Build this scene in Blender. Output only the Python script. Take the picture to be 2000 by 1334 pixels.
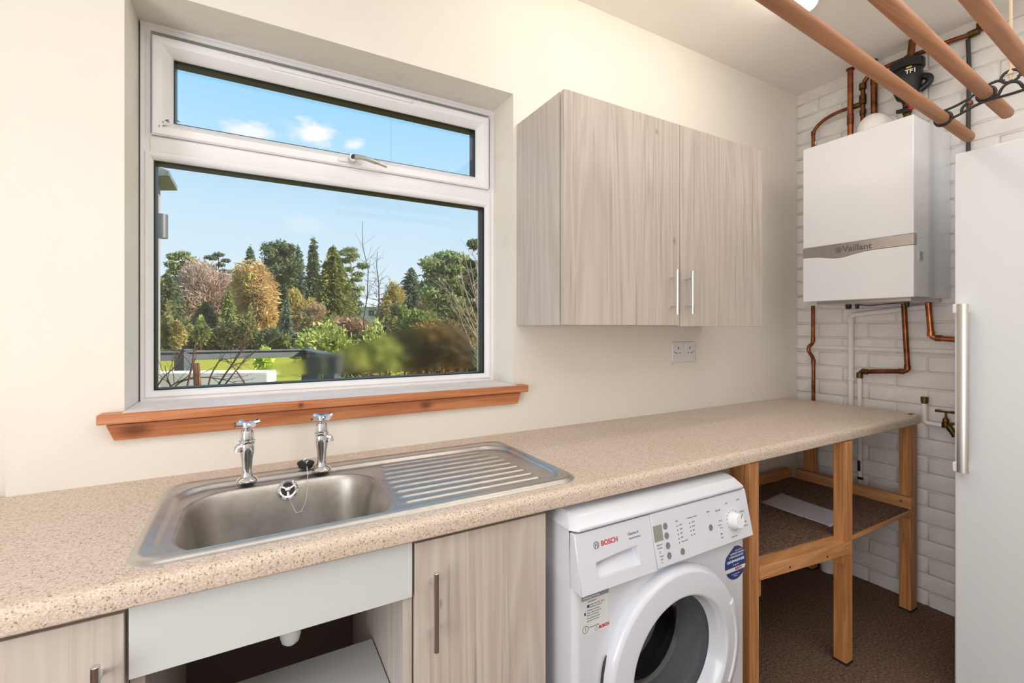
import bpy, bmesh, math, random
import numpy as np
from mathutils import Vector, Matrix
D = bpy.data
for o in list(D.objects): D.objects.remove(o)
SC = bpy.context.scene
COL = SC.collection
R = math.radians

# ------------------------------------------------------------------ camera
CAM = np.array([-.8243, -1.4299, 1.2269]); YAW = R(29.385); FPX = 897.68; HOR = 641.07
cd_ = D.cameras.new('camera'); cam = D.objects.new('camera', cd_); COL.objects.link(cam)
cam.location = CAM; cam.rotation_euler = (R(90), 0, -YAW)
cd_.sensor_width = 36; cd_.lens = 36*FPX/2000; cd_.shift_y = -(667-HOR)/2000
cd_.clip_start = .02; cd_.clip_end = 600
SC.camera = cam
# ------------------------------------------------------------------ sky
def lin(c):
    return tuple((x/255/12.92 if x/255 <= .04045 else ((x/255+.055)/1.055)**2.4) for x in c[:3])
W = D.worlds.new('sky'); SC.world = W; W.use_nodes = True
nt = W.node_tree; nt.nodes.clear()
def N(nt, t, **kw):
    n = nt.nodes.new(t)
    for k, v in kw.items():
        if k in n.inputs: n.inputs[k].default_value = v
        else: setattr(n, k, v)
    return n
def ramp(nt, stops, interp='LINEAR'):
    n = nt.nodes.new('ShaderNodeValToRGB'); cr = n.color_ramp; cr.interpolation = interp
    while len(cr.elements) < len(stops): cr.elements.new(.5)
    for e, (p, c) in zip(cr.elements, stops):
        e.position = p; e.color = (*c, 1) if len(c) == 3 else c
    return n
def worldsky():
    L = nt.links.new
    tc = N(nt, 'ShaderNodeTexCoord'); sx = N(nt, 'ShaderNodeSeparateXYZ'); L(tc.outputs['Generated'], sx.inputs[0])
    g = ramp(nt, [(0, lin((226, 240, 251))), (.10, lin((219, 238, 251))), (.22, lin((201, 231, 250))), (.40, lin((154, 212, 247))), (.8, lin((122, 188, 238)))])
    L(sx.outputs['Z'], g.inputs[0])
    # clouds: wispy noise everywhere, denser in a band above the horizon
    mp = N(nt, 'ShaderNodeMapping'); mp.inputs['Scale'].default_value = (1, 1, 2.6); L(tc.outputs['Generated'], mp.inputs[0])
    n1 = N(nt, 'ShaderNodeTexNoise', Scale=7.5, Detail=9, Roughness=.6); L(mp.outputs[0], n1.inputs['Vector'])
    c1 = ramp(nt, [(.64, (0, 0, 0)), (.82, (.4, .4, .4))]); L(n1.outputs[0], c1.inputs[0])
    tot = c1.outputs[0]
    # a few cumulus puffs at their own bearings (azimuth from +y towards +x, elevation, size)
    for az, el, s, st in ((5.9, 21.2, .050, 1.0), (-.5, 20.3, .045, .8), (10.4, 20.8, .026, .75), (5, 11.6, .05, .25), (60, 24, .1, .9), (-70, 20, .12, .9), (150, 25, .14, .9), (210, 18, .12, .8)):
        d = (math.sin(R(az))*math.cos(R(el)), math.cos(R(az))*math.cos(R(el)), math.sin(R(el)))
        sub = N(nt, 'ShaderNodeVectorMath', operation='SUBTRACT'); L(tc.outputs['Generated'], sub.inputs[0]); sub.inputs[1].default_value = d
        sq = N(nt, 'ShaderNodeVectorMath', operation='MULTIPLY'); L(sub.outputs[0], sq.inputs[0]); sq.inputs[1].default_value = (1, 1, 2.0)
        ln = N(nt, 'ShaderNodeVectorMath', operation='LENGTH'); L(sq.outputs[0], ln.inputs[0])
        mr = N(nt, 'ShaderNodeMapRange'); L(ln.outputs['Value'], mr.inputs[0])
        mr.inputs[1].default_value = s*1.35; mr.inputs[2].default_value = 0; mr.inputs[3].default_value = 0; mr.inputs[4].default_value = 1
        n2 = N(nt, 'ShaderNodeTexNoise', Scale=17, Detail=10, Roughness=.62); L(mp.outputs[0], n2.inputs['Vector'])
        ad = N(nt, 'ShaderNodeMath', operation='MULTIPLY_ADD'); L(mr.outputs[0], ad.inputs[0]); ad.inputs[1].default_value = .55; L(n2.outputs[0], ad.inputs[2])
        rr = ramp(nt, [(.66, (0, 0, 0)), (.92, (st, st, st))]); L(ad.outputs[0], rr.inputs[0])
        mu = N(nt, 'ShaderNodeMath', operation='MULTIPLY'); L(rr.outputs[0], mu.inputs[0])
        gt = N(nt, 'ShaderNodeMath', operation='GREATER_THAN'); L(mr.outputs[0], gt.inputs[0]); gt.inputs[1].default_value = 0.001; L(gt.outputs[0], mu.inputs[1])
        mx = N(nt, 'ShaderNodeMath', operation='MAXIMUM'); L(tot, mx.inputs[0]); L(mu.outputs[0], mx.inputs[1]); tot = mx.outputs[0]
    mix = N(nt, 'ShaderNodeMixRGB'); L(tot, mix.inputs[0]); L(g.outputs[0], mix.inputs[1]); mix.inputs[2].default_value = (.97, .95, .97, 1)
    # below the horizon: plain ground tone
    gz = N(nt, 'ShaderNodeMath', operation='LESS_THAN'); L(sx.outputs['Z'], gz.inputs[0]); gz.inputs[1].default_value = -.02
    m2 = N(nt, 'ShaderNodeMixRGB'); L(gz.outputs[0], m2.inputs[0]); L(mix.outputs[0], m2.inputs[1]); m2.inputs[2].default_value = (.12, .14, .07, 1)
    bg = N(nt, 'ShaderNodeBackground', Strength=.90); L(m2.outputs[0], bg.inputs[0])
    out = N(nt, 'ShaderNodeOutputWorld'); L(bg.outputs[0], out.inputs[0])
worldsky()
# ------------------------------------------------------------------ sun, added fill lights, exposure
def light(name, kind, loc, rot, energy, color=(1, 1, 1), **kw):
    l = D.lights.new(name, kind); l.energy = energy; l.color = color
    for k, v in kw.items(): setattr(l, k, v)
    o = D.objects.new(name, l); COL.objects.link(o); o.location = loc; o.rotation_euler = rot
    return o
sd = Vector((-.80, .50, -.58)).normalized()
sun = light('sun', 'SUN', (20, -20, 30), (0, 0, 0), 7.0, (1, .93, .80), angle=R(1.2))
sun.rotation_euler = sd.to_track_quat('-Z', 'Y').to_euler()
light('ceiling_fill_light', 'AREA', (-.15, -1.72, 2.47), (0, 0, 0), 25, (.965, .985, 1), shape='RECTANGLE', size=3.2, size_y=1.5)  # unseen area light added below the ceiling, fill standing in for bounced flash
dl = light('left_fill_light', 'AREA', (-2.33, -1.45, 1.20), (0, 0, 0), 32, (.96, .985, 1), shape='RECTANGLE', size=1.3, size_y=1.7)  # unseen fill light added at the left wall to lift reveals and brick
dl.rotation_euler = Vector((1.0, .28, .16)).to_track_quat('-Z', 'Y').to_euler()
SC.view_settings.view_transform = 'Standard'; SC.view_settings.look = 'None'
SC.view_settings.exposure = .21; SC.view_settings.gamma = 1; SC.view_settings.use_curve_mapping = False
TUBE_STRENGTH = 13

# ------------------------------------------------------------------ materials
def mat(name, col, rough=.5, metal=0, var=None, bump=0, bscale=60, spec=.5, coat=0, vscale=5, aniso=0, vdetail=4):
    m = D.materials.new(name); m.use_nodes = True; nt = m.node_tree; b = nt.nodes['Principled BSDF']; L = nt.links.new
    b.inputs['Base Color'].default_value = (*lin(col), 1); b.inputs['Roughness'].default_value = rough
    b.inputs['Metallic'].default_value = metal; b.inputs['Specular IOR Level'].default_value = spec
    if coat: b.inputs['Coat Weight'].default_value = coat; b.inputs['Coat Roughness'].default_value = .05
    if aniso: b.inputs['Anisotropic'].default_value = aniso
    tc = None
    if var or bump: tc = N(nt, 'ShaderNodeTexCoord')
    if var:
        n = N(nt, 'ShaderNodeTexNoise', Scale=vscale, Detail=vdetail, Roughness=.6); L(tc.outputs['Object'], n.inputs['Vector'])
        r = ramp(nt, [(.32, lin(col)), (.68, lin(var))]); L(n.outputs[0], r.inputs[0]); L(r.outputs[0], b.inputs['Base Color'])
    if bump:
        n = N(nt, 'ShaderNodeTexNoise', Scale=bscale, Detail=5, Roughness=.6); L(tc.outputs['Object'], n.inputs['Vector'])
        bp = N(nt, 'ShaderNodeBump', Strength=bump, Distance=.004); L(n.outputs[0], bp.inputs['Height']); L(bp.outputs[0], b.inputs['Normal'])
    return m
def wood(name, c1, c2, axis, scale=(1.2, 26), rough=.55, knots=None, fine=.35, c3=None, seed=0, bump=.15, rings=9, pores=0):
    m = D.materials.new(name); m.use_nodes = True; nt = m.node_tree; b = nt.nodes['Principled BSDF']; L = nt.links.new
    b.inputs['Roughness'].default_value = rough
    tc = N(nt, 'ShaderNodeTexCoord'); mp = N(nt, 'ShaderNodeMapping'); s = [scale[1]]*3; s['xyz'.index(axis)] = scale[0]
    mp.inputs['Scale'].default_value = s; mp.inputs['Location'].default_value = (seed, seed*.7, seed*1.3); L(tc.outputs['Object'], mp.inputs[0])
    n1 = N(nt, 'ShaderNodeTexNoise', Scale=1, Detail=3, Roughness=.5, Distortion=.6); L(mp.outputs[0], n1.inputs['Vector'])
    # rings from the noise field give cathedral-like figure
    mu = N(nt, 'ShaderNodeMath', operation='MULTIPLY'); L(n1.outputs[0], mu.inputs[0]); mu.inputs[1].default_value = rings
    fr = N(nt, 'ShaderNodeMath', operation='PINGPONG'); L(mu.outputs[0], fr.inputs[0]); fr.inputs[1].default_value = 1
    mp2 = N(nt, 'ShaderNodeMapping'); s2 = [scale[1]*9]*3; s2['xyz'.index(axis)] = scale[0]*3; mp2.inputs['Scale'].default_value = s2; L(tc.outputs['Object'], mp2.inputs[0])
    n2 = N(nt, 'ShaderNodeTexNoise', Scale=1, Detail=4, Roughness=.65); L(mp2.outputs[0], n2.inputs['Vector'])
    mx = N(nt, 'ShaderNodeMixRGB', blend_type='MIX'); mx.inputs[0].default_value = fine; L(fr.outputs[0], mx.inputs[1]); L(n2.outputs[0], mx.inputs[2])
    r = ramp(nt, [(.12, lin(c2)), (.5, lin(tuple((a+b_)/2 for a, b_ in zip(c1, c2)))), (.85, lin(c1))]); L(mx.outputs[0], r.inputs[0])
    last = r.outputs[0]
    if c3:
        n3 = N(nt, 'ShaderNodeTexNoise', Scale=2.2, Detail=3); L(tc.outputs['Object'], n3.inputs['Vector'])
        r3 = ramp(nt, [(.45, (0, 0, 0)), (.7, (.6, .6, .6))]); L(n3.outputs[0], r3.inputs[0])
        m3 = N(nt, 'ShaderNodeMixRGB'); L(r3.outputs[0], m3.inputs[0]); L(last, m3.inputs[1]); m3.inputs[2].default_value = (*lin(c3), 1); last = m3.outputs[0]
    if pores:
        mp3 = N(nt, 'ShaderNodeMapping'); s3 = [scale[1]*14]*3; s3['xyz'.index(axis)] = scale[0]*4.5; mp3.inputs['Scale'].default_value = s3; L(tc.outputs['Object'], mp3.inputs[0])
        n5 = N(nt, 'ShaderNodeTexNoise', Scale=1, Detail=2, Roughness=.5, Distortion=.3); L(mp3.outputs[0], n5.inputs['Vector'])
        r5 = ramp(nt, [(.26, (pores,)*3), (.40, (0, 0, 0))]); L(n5.outputs[0], r5.inputs[0])
        m5 = N(nt, 'ShaderNodeMixRGB'); L(r5.outputs[0], m5.inputs[0]); L(last, m5.inputs[1]); m5.inputs[2].default_value = (*lin(tuple(c*.72 for c in c2)), 1); last = m5.outputs[0]
    for k in (knots or []):
        (px, py, pz), rad, st = k
        v = N(nt, 'ShaderNodeVectorMath', operation='SUBTRACT'); L(tc.outputs['Object'], v.inputs[0]); v.inputs[1].default_value = (px, py, pz)
        v2 = N(nt, 'ShaderNodeVectorMath', operation='MULTIPLY'); L(v.outputs[0], v2.inputs[0]); v2.inputs[1].default_value = st
        l = N(nt, 'ShaderNodeVectorMath', operation='LENGTH'); L(v2.outputs[0], l.inputs[0])
        ad = N(nt, 'ShaderNodeMath', operation='MULTIPLY_ADD'); L(n2.outputs[0], ad.inputs[0]); ad.inputs[1].default_value = rad*.9; L(l.outputs['Value'], ad.inputs[2])
        rk = N(nt, 'ShaderNodeMapRange'); L(ad.outputs[0], rk.inputs[0]); rk.inputs[1].default_value = rad*.7; rk.inputs[2].default_value = rad*1.5; rk.inputs[3].default_value = .75; rk.inputs[4].default_value = 0
        mk = N(nt, 'ShaderNodeMixRGB'); L(rk.outputs[0], mk.inputs[0]); L(last, mk.inputs[1]); mk.inputs[2].default_value = (*lin((84, 38, 20) if not pores else (132, 114, 104)), 1); last = mk.outputs[0]
    L(last, b.inputs['Base Color'])
    bp = N(nt, 'ShaderNodeBump', Strength=bump, Distance=.001); L(mx.outputs[0], bp.inputs['Height']); L(bp.outputs[0], b.inputs['Normal'])
    return m
def emit(name, col, s):
    m = D.materials.new(name); m.use_nodes = True; nt = m.node_tree; nt.nodes.clear()
    e = N(nt, 'ShaderNodeEmission', Strength=s); e.inputs[0].default_value = (*lin(col), 1); o = N(nt, 'ShaderNodeOutputMaterial'); nt.links.new(e.outputs[0], o.inputs[0]); return m
def glassmat(name, tint=(1, 1, 1), refl=.9, rough=.02):
    m = D.materials.new(name); m.use_nodes = True; nt = m.node_tree; nt.nodes.clear(); L = nt.links.new
    t = N(nt, 'ShaderNodeBsdfTransparent'); t.inputs[0].default_value = (*tint, 1)
    g = N(nt, 'ShaderNodeBsdfGlossy', Roughness=rough); f = N(nt, 'ShaderNodeLayerWeight', Blend=.5); pw = N(nt, 'ShaderNodeMath', operation='POWER'); L(f.outputs['Facing'], pw.inputs[0]); pw.inputs[1].default_value = 4
    mu = N(nt, 'ShaderNodeMath', operation='MULTIPLY_ADD'); L(pw.outputs[0], mu.inputs[0]); mu.inputs[1].default_value = .5*refl; mu.inputs[2].default_value = .045*refl
    mx = N(nt, 'ShaderNodeMixShader'); L(mu.outputs[0], mx.inputs[0]); L(t.outputs[0], mx.inputs[1]); L(g.outputs[0], mx.inputs[2])
    o = N(nt, 'ShaderNodeOutputMaterial'); L(mx.outputs[0], o.inputs[0]); return m
def blurmat():
    m = D.materials.new('blur_film'); m.use_nodes = True; nt = m.node_tree; nt.nodes.clear(); L = nt.links.new
    r = N(nt, 'ShaderNodeBsdfRefraction', Roughness=.36, IOR=1.07); r.inputs[0].default_value = (.80, .78, .70, 1)
    t = N(nt, 'ShaderNodeBsdfTransparent')
    a = N(nt, 'ShaderNodeAttribute'); a.attribute_name = 'blur'
    mx = N(nt, 'ShaderNodeMixShader'); L(a.outputs['Fac'], mx.inputs[0]); L(t.outputs[0], mx.inputs[1]); L(r.outputs[0], mx.inputs[2])
    o = N(nt, 'ShaderNodeOutputMaterial'); L(mx.outputs[0], o.inputs[0]); return m
def speckle(name):
    m = D.materials.new(name); m.use_nodes = True; nt = m.node_tree; b = nt.nodes['Principled BSDF']; L = nt.links.new
    b.inputs['Roughness'].default_value = .42
    tc = N(nt, 'ShaderNodeTexCoord')
    n1 = N(nt, 'ShaderNodeTexNoise', Scale=300, Detail=4, Roughness=.7); L(tc.outputs['Object'], n1.inputs['Vector'])
    r1 = ramp(nt, [(.28, lin((164, 140, 124))), (.42, lin((204, 184, 167))), (.55, lin((220, 203, 187))), (.72, lin((238, 227, 216)))]); L(n1.outputs[0], r1.inputs[0])
    v = N(nt, 'ShaderNodeTexVoronoi', Scale=420); L(tc.outputs['Object'], v.inputs['Vector'])
    sp = N(nt, 'ShaderNodeSeparateColor'); L(v.outputs['Color'], sp.inputs[0])
    r2 = ramp(nt, [(.0, (1, 1, 1)), (.055, (1, 1, 1)), (.06, (0, 0, 0))], 'CONSTANT'); L(sp.outputs[0], r2.inputs[0])
    mx = N(nt, 'ShaderNodeMixRGB'); L(r2.outputs[0], mx.inputs[0]); L(r1.outputs[0], mx.inputs[1]); mx.inputs[2].default_value = (*lin((166, 140, 120)), 1)
    n4 = N(nt, 'ShaderNodeTexNoise', Scale=2.6, Detail=4); L(tc.outputs['Object'], n4.inputs['Vector'])
    r4 = ramp(nt, [(.55, (0, 0, 0)), (.8, (.35, .35, .35))]); L(n4.outputs[0], r4.inputs[0])
    m4 = N(nt, 'ShaderNodeMixRGB', blend_type='MULTIPLY'); L(r4.outputs[0], m4.inputs[0]); L(mx.outputs[0], m4.inputs[1]); m4.inputs[2].default_value = (*lin((226, 200, 165)), 1)
    L(m4.outputs[0], b.inputs['Base Color']); return m
def leafmat(name, c1, c2, rough=.7, scale=1.5, trans=.25):
    m = D.materials.new(name); m.use_nodes = True; nt = m.node_tree; b = nt.nodes['Principled BSDF']; L = nt.links.new
    b.inputs['Roughness'].default_value = rough; b.inputs['Specular IOR Level'].default_value = .2
    tc = N(nt, 'ShaderNodeTexCoord'); n = N(nt, 'ShaderNodeTexNoise', Scale=scale, Detail=5, Roughness=.7); L(tc.outputs['Object'], n.inputs['Vector'])
    r = ramp(nt, [(.32, lin(c1)), (.68, lin(c2))]); L(n.outputs[0], r.inputs[0]); L(r.outputs[0], b.inputs['Base Color'])
    if trans:
        t = N(nt, 'ShaderNodeBsdfTranslucent'); L(r.outputs[0], t.inputs[0]); mx = N(nt, 'ShaderNodeMixShader'); mx.inputs[0].default_value = trans
        L(b.outputs[0], mx.inputs[1]); L(t.outputs[0], mx.inputs[2]); L(mx.outputs[0], nt.nodes['Material Output'].inputs[0])
    return m
def wallpaint(name, col, stain):
    """painted plaster: faint mottling; a band of damp staining under the head of the window opening"""
    m = mat(name, col, .75, var=tuple(c-5 for c in col), vscale=2.2, bump=.06, bscale=40, spec=.25)
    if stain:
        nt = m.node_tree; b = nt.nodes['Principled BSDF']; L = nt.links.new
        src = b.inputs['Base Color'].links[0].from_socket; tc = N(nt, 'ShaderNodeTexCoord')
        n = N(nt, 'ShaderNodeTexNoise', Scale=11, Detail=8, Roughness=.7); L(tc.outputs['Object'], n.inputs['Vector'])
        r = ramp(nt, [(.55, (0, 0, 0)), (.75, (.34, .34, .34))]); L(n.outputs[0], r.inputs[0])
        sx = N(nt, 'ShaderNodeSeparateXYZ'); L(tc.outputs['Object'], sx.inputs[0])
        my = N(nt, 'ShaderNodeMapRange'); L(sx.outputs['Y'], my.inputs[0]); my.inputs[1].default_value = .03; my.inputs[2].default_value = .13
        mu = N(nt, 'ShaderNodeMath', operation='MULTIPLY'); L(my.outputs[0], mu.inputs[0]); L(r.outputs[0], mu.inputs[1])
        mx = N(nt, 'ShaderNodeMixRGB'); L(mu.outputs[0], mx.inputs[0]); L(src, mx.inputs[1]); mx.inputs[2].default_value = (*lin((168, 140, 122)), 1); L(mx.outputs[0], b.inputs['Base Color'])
    return m
M = dict(
    wall=wallpaint('cream_wall_paint', (243, 237, 228), True), ceil=mat('ceiling_paint', (249, 244, 238), .8, var=(246, 240, 233), bump=.05, spec=.2),
    brick=mat('white_painted_brick', (238, 234, 232), .6, var=(227, 221, 217), bump=.35, bscale=55, vscale=9),
    mortar=mat('white_painted_mortar', (234, 229, 225), .7, var=(220, 213, 207), bump=.5, bscale=70, vscale=14),
    carpet=mat('brown_carpet', (150, 122, 104), .95, var=(88, 66, 56), bump=1, bscale=420, vscale=120, spec=.05),
    upvc=mat('white_plastic_frame', (248, 248, 251), .28, var=(243, 242, 244), vscale=6), gasket=mat('black_gasket', (18, 17, 17), .5),
    glass=glassmat('window_glass', (.985, .99, .99), .55), blur=blurmat(),
    white=mat('white_enamel', (222, 224, 233), .22, coat=.3), whitepl=mat('white_plastic', (238, 238, 240), .35),
    seam=mat('dark_seam', (70, 72, 78), .6), grey=mat('grey_button', (128, 130, 128), .4), lcd=mat('display_panel', (150, 152, 142), .25),
    grid=mat('grey_print', (112, 114, 120), .6), pale=mat('pale_grey_print', (172, 174, 180), .6), darkp=mat('dark_print', (46, 48, 54), .6), red=mat('red_print', (196, 40, 52), .5), blue=mat('navy_print', (38, 56, 122), .4), white_ink=mat('white_print', (245, 245, 248), .5),
    sticker=mat('label_sheet', (226, 227, 228), .3), stickgrey=mat('grey_label_band', (150, 152, 156), .4),
    steel=mat('stainless_steel', (204, 203, 201), .36, 1, var=(192, 190, 187), vscale=30), bowlsteel=mat('brushed_bowl_steel', (196, 193, 189), .40, 1, var=(168, 162, 156), vscale=14, bump=.05, bscale=200),
    chrome=mat('chrome', (226, 228, 232), .06, 1), alu=mat('brushed_aluminium', (205, 203, 198), .33, 1), black=mat('black_plastic', (22, 21, 22), .4), rubber=mat('black_rubber', (34, 32, 32), .6),
    copper=mat('copper', (196, 126, 84), .32, 1, var=(142, 82, 54), vscale=18, bump=.1), oldcopper=mat('tarnished_copper', (158, 100, 66), .38, 1, var=(98, 58, 42), vscale=20, bump=.1), brass=mat('old_brass', (122, 98, 54), .42, 1, var=(74, 60, 36), vscale=40, bump=.2),
    whitepipe=mat('white_painted_pipe', (236, 230, 226), .5, bump=.1), iron=mat('cast_iron', (52, 50, 50), .5, .3, bump=.2, bscale=90), rope=mat('cord', (224, 200, 172), .9, bump=.6, bscale=400),
    cable=mat('dark_cable', (62, 56, 54), .5), boiler=mat('boiler_white', (234, 235, 238), .14, coat=.5), silver=mat('silver_strip', (205, 200, 197), .30, .85), silverdk=mat('silver_lettering', (112, 108, 108), .4, .3),
    fridge=mat('freezer_white', (226, 229, 231), .3), yellow=mat('yellow_print', (226, 208, 40), .5), redv=mat('red_lever', (190, 38, 32), .4),
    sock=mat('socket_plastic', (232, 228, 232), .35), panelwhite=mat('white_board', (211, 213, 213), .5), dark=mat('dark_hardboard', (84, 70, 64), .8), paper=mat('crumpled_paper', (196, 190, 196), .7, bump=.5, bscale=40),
    lamp=emit('lit_diffuser', (255, 244, 226), TUBE_STRENGTH), dust=mat('grimy_ceiling_edge', (120, 104, 90), .9),
    oakz=wood('grey_oak_upright', (212, 200, 190), (188, 173, 162), 'z', (.5, 8), .5, fine=.55, rings=20, pores=.5, knots=[((.30, -.29, 1.86), .010, (1, .2, .6)), ((.80, -.29, 1.42), .012, (1, .2, .5)), ((-.105, -.27, .67), .010, (1, .2, .8)), ((-.02, -.27, .30), .012, (1, .2, .6))], c3=(196, 185, 176), bump=.05),
    oakx=wood('grey_oak_side', (208, 199, 192), (186, 175, 167), 'z', (.6, 9), .42, fine=.55, rings=16, pores=.25, seed=3, bump=.05),
    sill=wood('varnished_pine', (210, 142, 96), (186, 112, 70), 'x', (1.6, 30), .35, knots=[((-1.072, -.022, .981), .030, (.7, .2, 1.3)), ((-.345, -.022, .982), .022, (.75, .2, 1.2)), ((-.71, -.035, 1.016), .009, (.8, .2, .7))]),
    pinez=wood('bench_pine_upright', (206, 146, 92), (172, 112, 64), 'z', (1.3, 26), .55, knots=[((1.075, -.57, .57), .009, (1, .3, .8)), ((.52, -.56, .2), .01, (1, .3, .8))]),
    piney=wood('bench_pine_depth', (206, 150, 98), (176, 120, 74), 'y', (1.5, 22), .55, seed=2), pinex=wood('bench_pine_rail', (210, 152, 98), (180, 122, 74), 'x', (1.5, 22), .55, seed=5),
    rail=wood('drying_rail_pine', (206, 150, 106), (176, 120, 82), 'x', (.5, 45), .6, seed=1, c3=(150, 112, 88), rings=5), worktop=speckle('speckled_laminate'),
)

# ------------------------------------------------------------------ mesh helpers
class MB:
    def __init__(s): s.v = []; s.f = []
    def add(s, vs, fs):
        b = len(s.v); s.v += [tuple(map(float, p)) for p in vs]; s.f += [tuple(i+b for i in f) for f in fs]; return s
    def box(s, x0, x1, y0, y1, z0, z1):
        return s.add([(x0, y0, z0), (x1, y0, z0), (x1, y1, z0), (x0, y1, z0), (x0, y0, z1), (x1, y0, z1), (x1, y1, z1), (x0, y1, z1)],
                     [(0, 3, 2, 1), (4, 5, 6, 7), (0, 1, 5, 4), (1, 2, 6, 5), (2, 3, 7, 6), (3, 0, 4, 7)])
    def obox(s, c, ax, ay, az):
        c, ax, ay, az = map(np.array, (c, ax, ay, az))
        vs = [c+i*ax+j*ay+k*az for k in (-1, 1) for i, j in ((-1, -1), (1, -1), (1, 1), (-1, 1))]
        return s.add(vs, [(0, 3, 2, 1), (4, 5, 6, 7), (0, 1, 5, 4), (1, 2, 6, 5), (2, 3, 7, 6), (3, 0, 4, 7)])
    def prism(s, poly, a0, a1, axis):
        n = len(poly); i = 'xyz'.index(axis)
        def mk(p, a): q = list(p); q.insert(i, a); return q
        vs = [mk(p, a0) for p in poly]+[mk(p, a1) for p in poly]
        return s.add(vs, [tuple(range(n))[::-1], tuple(range(n, 2*n))]+[(k, (k+1) % n, n+(k+1) % n, n+k) for k in range(n)])
    def loft(s, loops, cap0=True, cap1=True, closed=True):
        n = len(loops[0]); vs = [p for l in loops for p in l]; fs = []
        for j in range(len(loops)-1):
            for k in range(n if closed else n-1):
                a, b = j*n+k, j*n+(k+1) % n; fs.append((a, b, b+n, a+n))
        if cap0: fs.append(tuple(range(n))[::-1])
        if cap1: fs.append(tuple(range((len(loops)-1)*n, len(loops)*n)))
        return s.add(vs, fs)
    def tube(s, pts, r, seg=10, cap=True):
        pts = [np.array(p, float) for p in pts]; n = len(pts); rs = r if hasattr(r, '__len__') else [r]*n
        t0 = pts[1]-pts[0]; t0 /= np.linalg.norm(t0); ref = np.array((0, 0, 1.)) if abs(t0[2]) < .9 else np.array((1., 0, 0))
        u = np.cross(t0, ref); u /= np.linalg.norm(u); loops = []
        for i in range(n):
            t = pts[min(i+1, n-1)]-pts[max(i-1, 0)]; t /= (np.linalg.norm(t)+1e-12)
            u = u-t*(u@t); u /= (np.linalg.norm(u)+1e-12); v = np.cross(t, u)
            loops.append([pts[i]+rs[i]*(u*math.cos(a)+v*math.sin(a)) for a in (2*math.pi*k/seg for k in range(seg))])
        return s.loft(loops, cap, cap)
    def lathe(s, prof, c, axis='z', seg=24, cap=True, flip=1):
        c = np.array(c, float); loops = []
        for r, h in prof:
            l = []
            for k in range(seg):
                a = 2*math.pi*k/seg; p = (r*math.cos(a), r*math.sin(a), h*flip)
                q = p if axis == 'z' else ((p[0], p[2], p[1]) if axis == 'y' else (p[2], p[0], p[1]))
                l.append(c+np.array(q))
            loops.append(l)
        return s.loft(loops, cap, cap)
    def sphere(s, c, r, seg=12, ring=8, sc=(1, 1, 1)):
        loops = []
        for i in range(1, ring):
            t = math.pi*i/ring
            loops.append([(c[0]+r*sc[0]*math.sin(t)*math.cos(a), c[1]+r*sc[1]*math.sin(t)*math.sin(a), c[2]-r*sc[2]*math.cos(t)) for a in (2*math.pi*k/seg for k in range(seg))])
        return s.loft(loops)
    def ringframe(s, x0, x1, z0, z1, prof):
        """mitred rectangular frame in an xz plane; prof = closed loop of (inset, y)"""
        loops = []
        for cx, cz, sx, sz in ((x0, z0, 1, 1), (x1, z0, -1, 1), (x1, z1, -1, -1), (x0, z1, 1, -1)):
            loops.append([(cx+sx*i, y, cz+sz*i) for i, y in prof])
        loops.append(loops[0]); return s.loft(loops, False, False)
    def build(s, name, m, parent=None, bevel=0, smooth=False, seg=2, angle=35, fix=True):
        me = D.meshes.new(name); o_ = worldloc(parent) if parent else np.zeros(3)
        me.from_pydata([tuple(np.array(p)-o_) for p in s.v], [], s.f)
        if fix:
            bm = bmesh.new(); bm.from_mesh(me); bmesh.ops.remove_doubles(bm, verts=bm.verts, dist=1e-6); bmesh.ops.recalc_face_normals(bm, faces=bm.faces); bm.to_mesh(me); bm.free()
        me.materials.append(m if not isinstance(m, str) else M[m])
        if smooth:
            me.shade_smooth()
            try: me.set_sharp_from_angle(angle=R(angle))
            except Exception: pass
        o = D.objects.new(name, me); COL.objects.link(o)
        if parent: o.parent = parent
        if bevel:
            b = o.modifiers.new('bevel', 'BEVEL'); b.width = bevel; b.segments = seg; b.limit_method = 'ANGLE'; b.angle_limit = R(32); b.harden_normals = False
            me.shade_smooth()
            try: me.set_sharp_from_angle(angle=R(50))
            except Exception: pass
        return o
def worldloc(o):
    p = np.zeros(3)
    while o: p = p+np.array(o.location); o = o.parent
    return p
def tag(o, label, cat, group=None, kind=None):
    o['label'] = label; o['category'] = cat
    if group: o['group'] = group
    if kind: o['kind'] = kind
    return o
def thing(name, label, cat, loc=(0, 0, 0), group=None, kind=None):
    o = D.objects.new(name, None); COL.objects.link(o); o.location = loc; o.empty_display_size = .05
    return tag(o, label, cat, group, kind)
def struct(o): o['kind'] = 'structure'; return o
def shell(name, parent=None):
    o = D.objects.new(name, None); COL.objects.link(o); o['kind'] = 'structure'; o.parent = parent; return o
def text(s, size, org, X, Y, m, parent, name='lettering', align='LEFT', depth=.0003, bold=0):
    cu = D.curves.new('t', 'FONT'); cu.body = s; cu.size = size; cu.align_x = align; cu.align_y = 'CENTER'; cu.extrude = depth; cu.offset = bold; cu.resolution_u = 3
    to = D.objects.new('t', cu); COL.objects.link(to); dg = bpy.context.evaluated_depsgraph_get()
    me = D.meshes.new_from_object(to.evaluated_get(dg)); D.objects.remove(to); D.curves.remove(cu)
    X = Vector(X).normalized(); Y = Vector(Y).normalized(); Z = X.cross(Y)
    mt = Matrix((X, Y, Z)).transposed().to_4x4(); mt.translation = Vector(org)-Vector(worldloc(parent)); me.transform(mt)
    me.materials.clear(); me.materials.append(M[m]); me.name = name
    o = D.objects.new(name, me); COL.objects.link(o); o.parent = parent; return o
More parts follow.
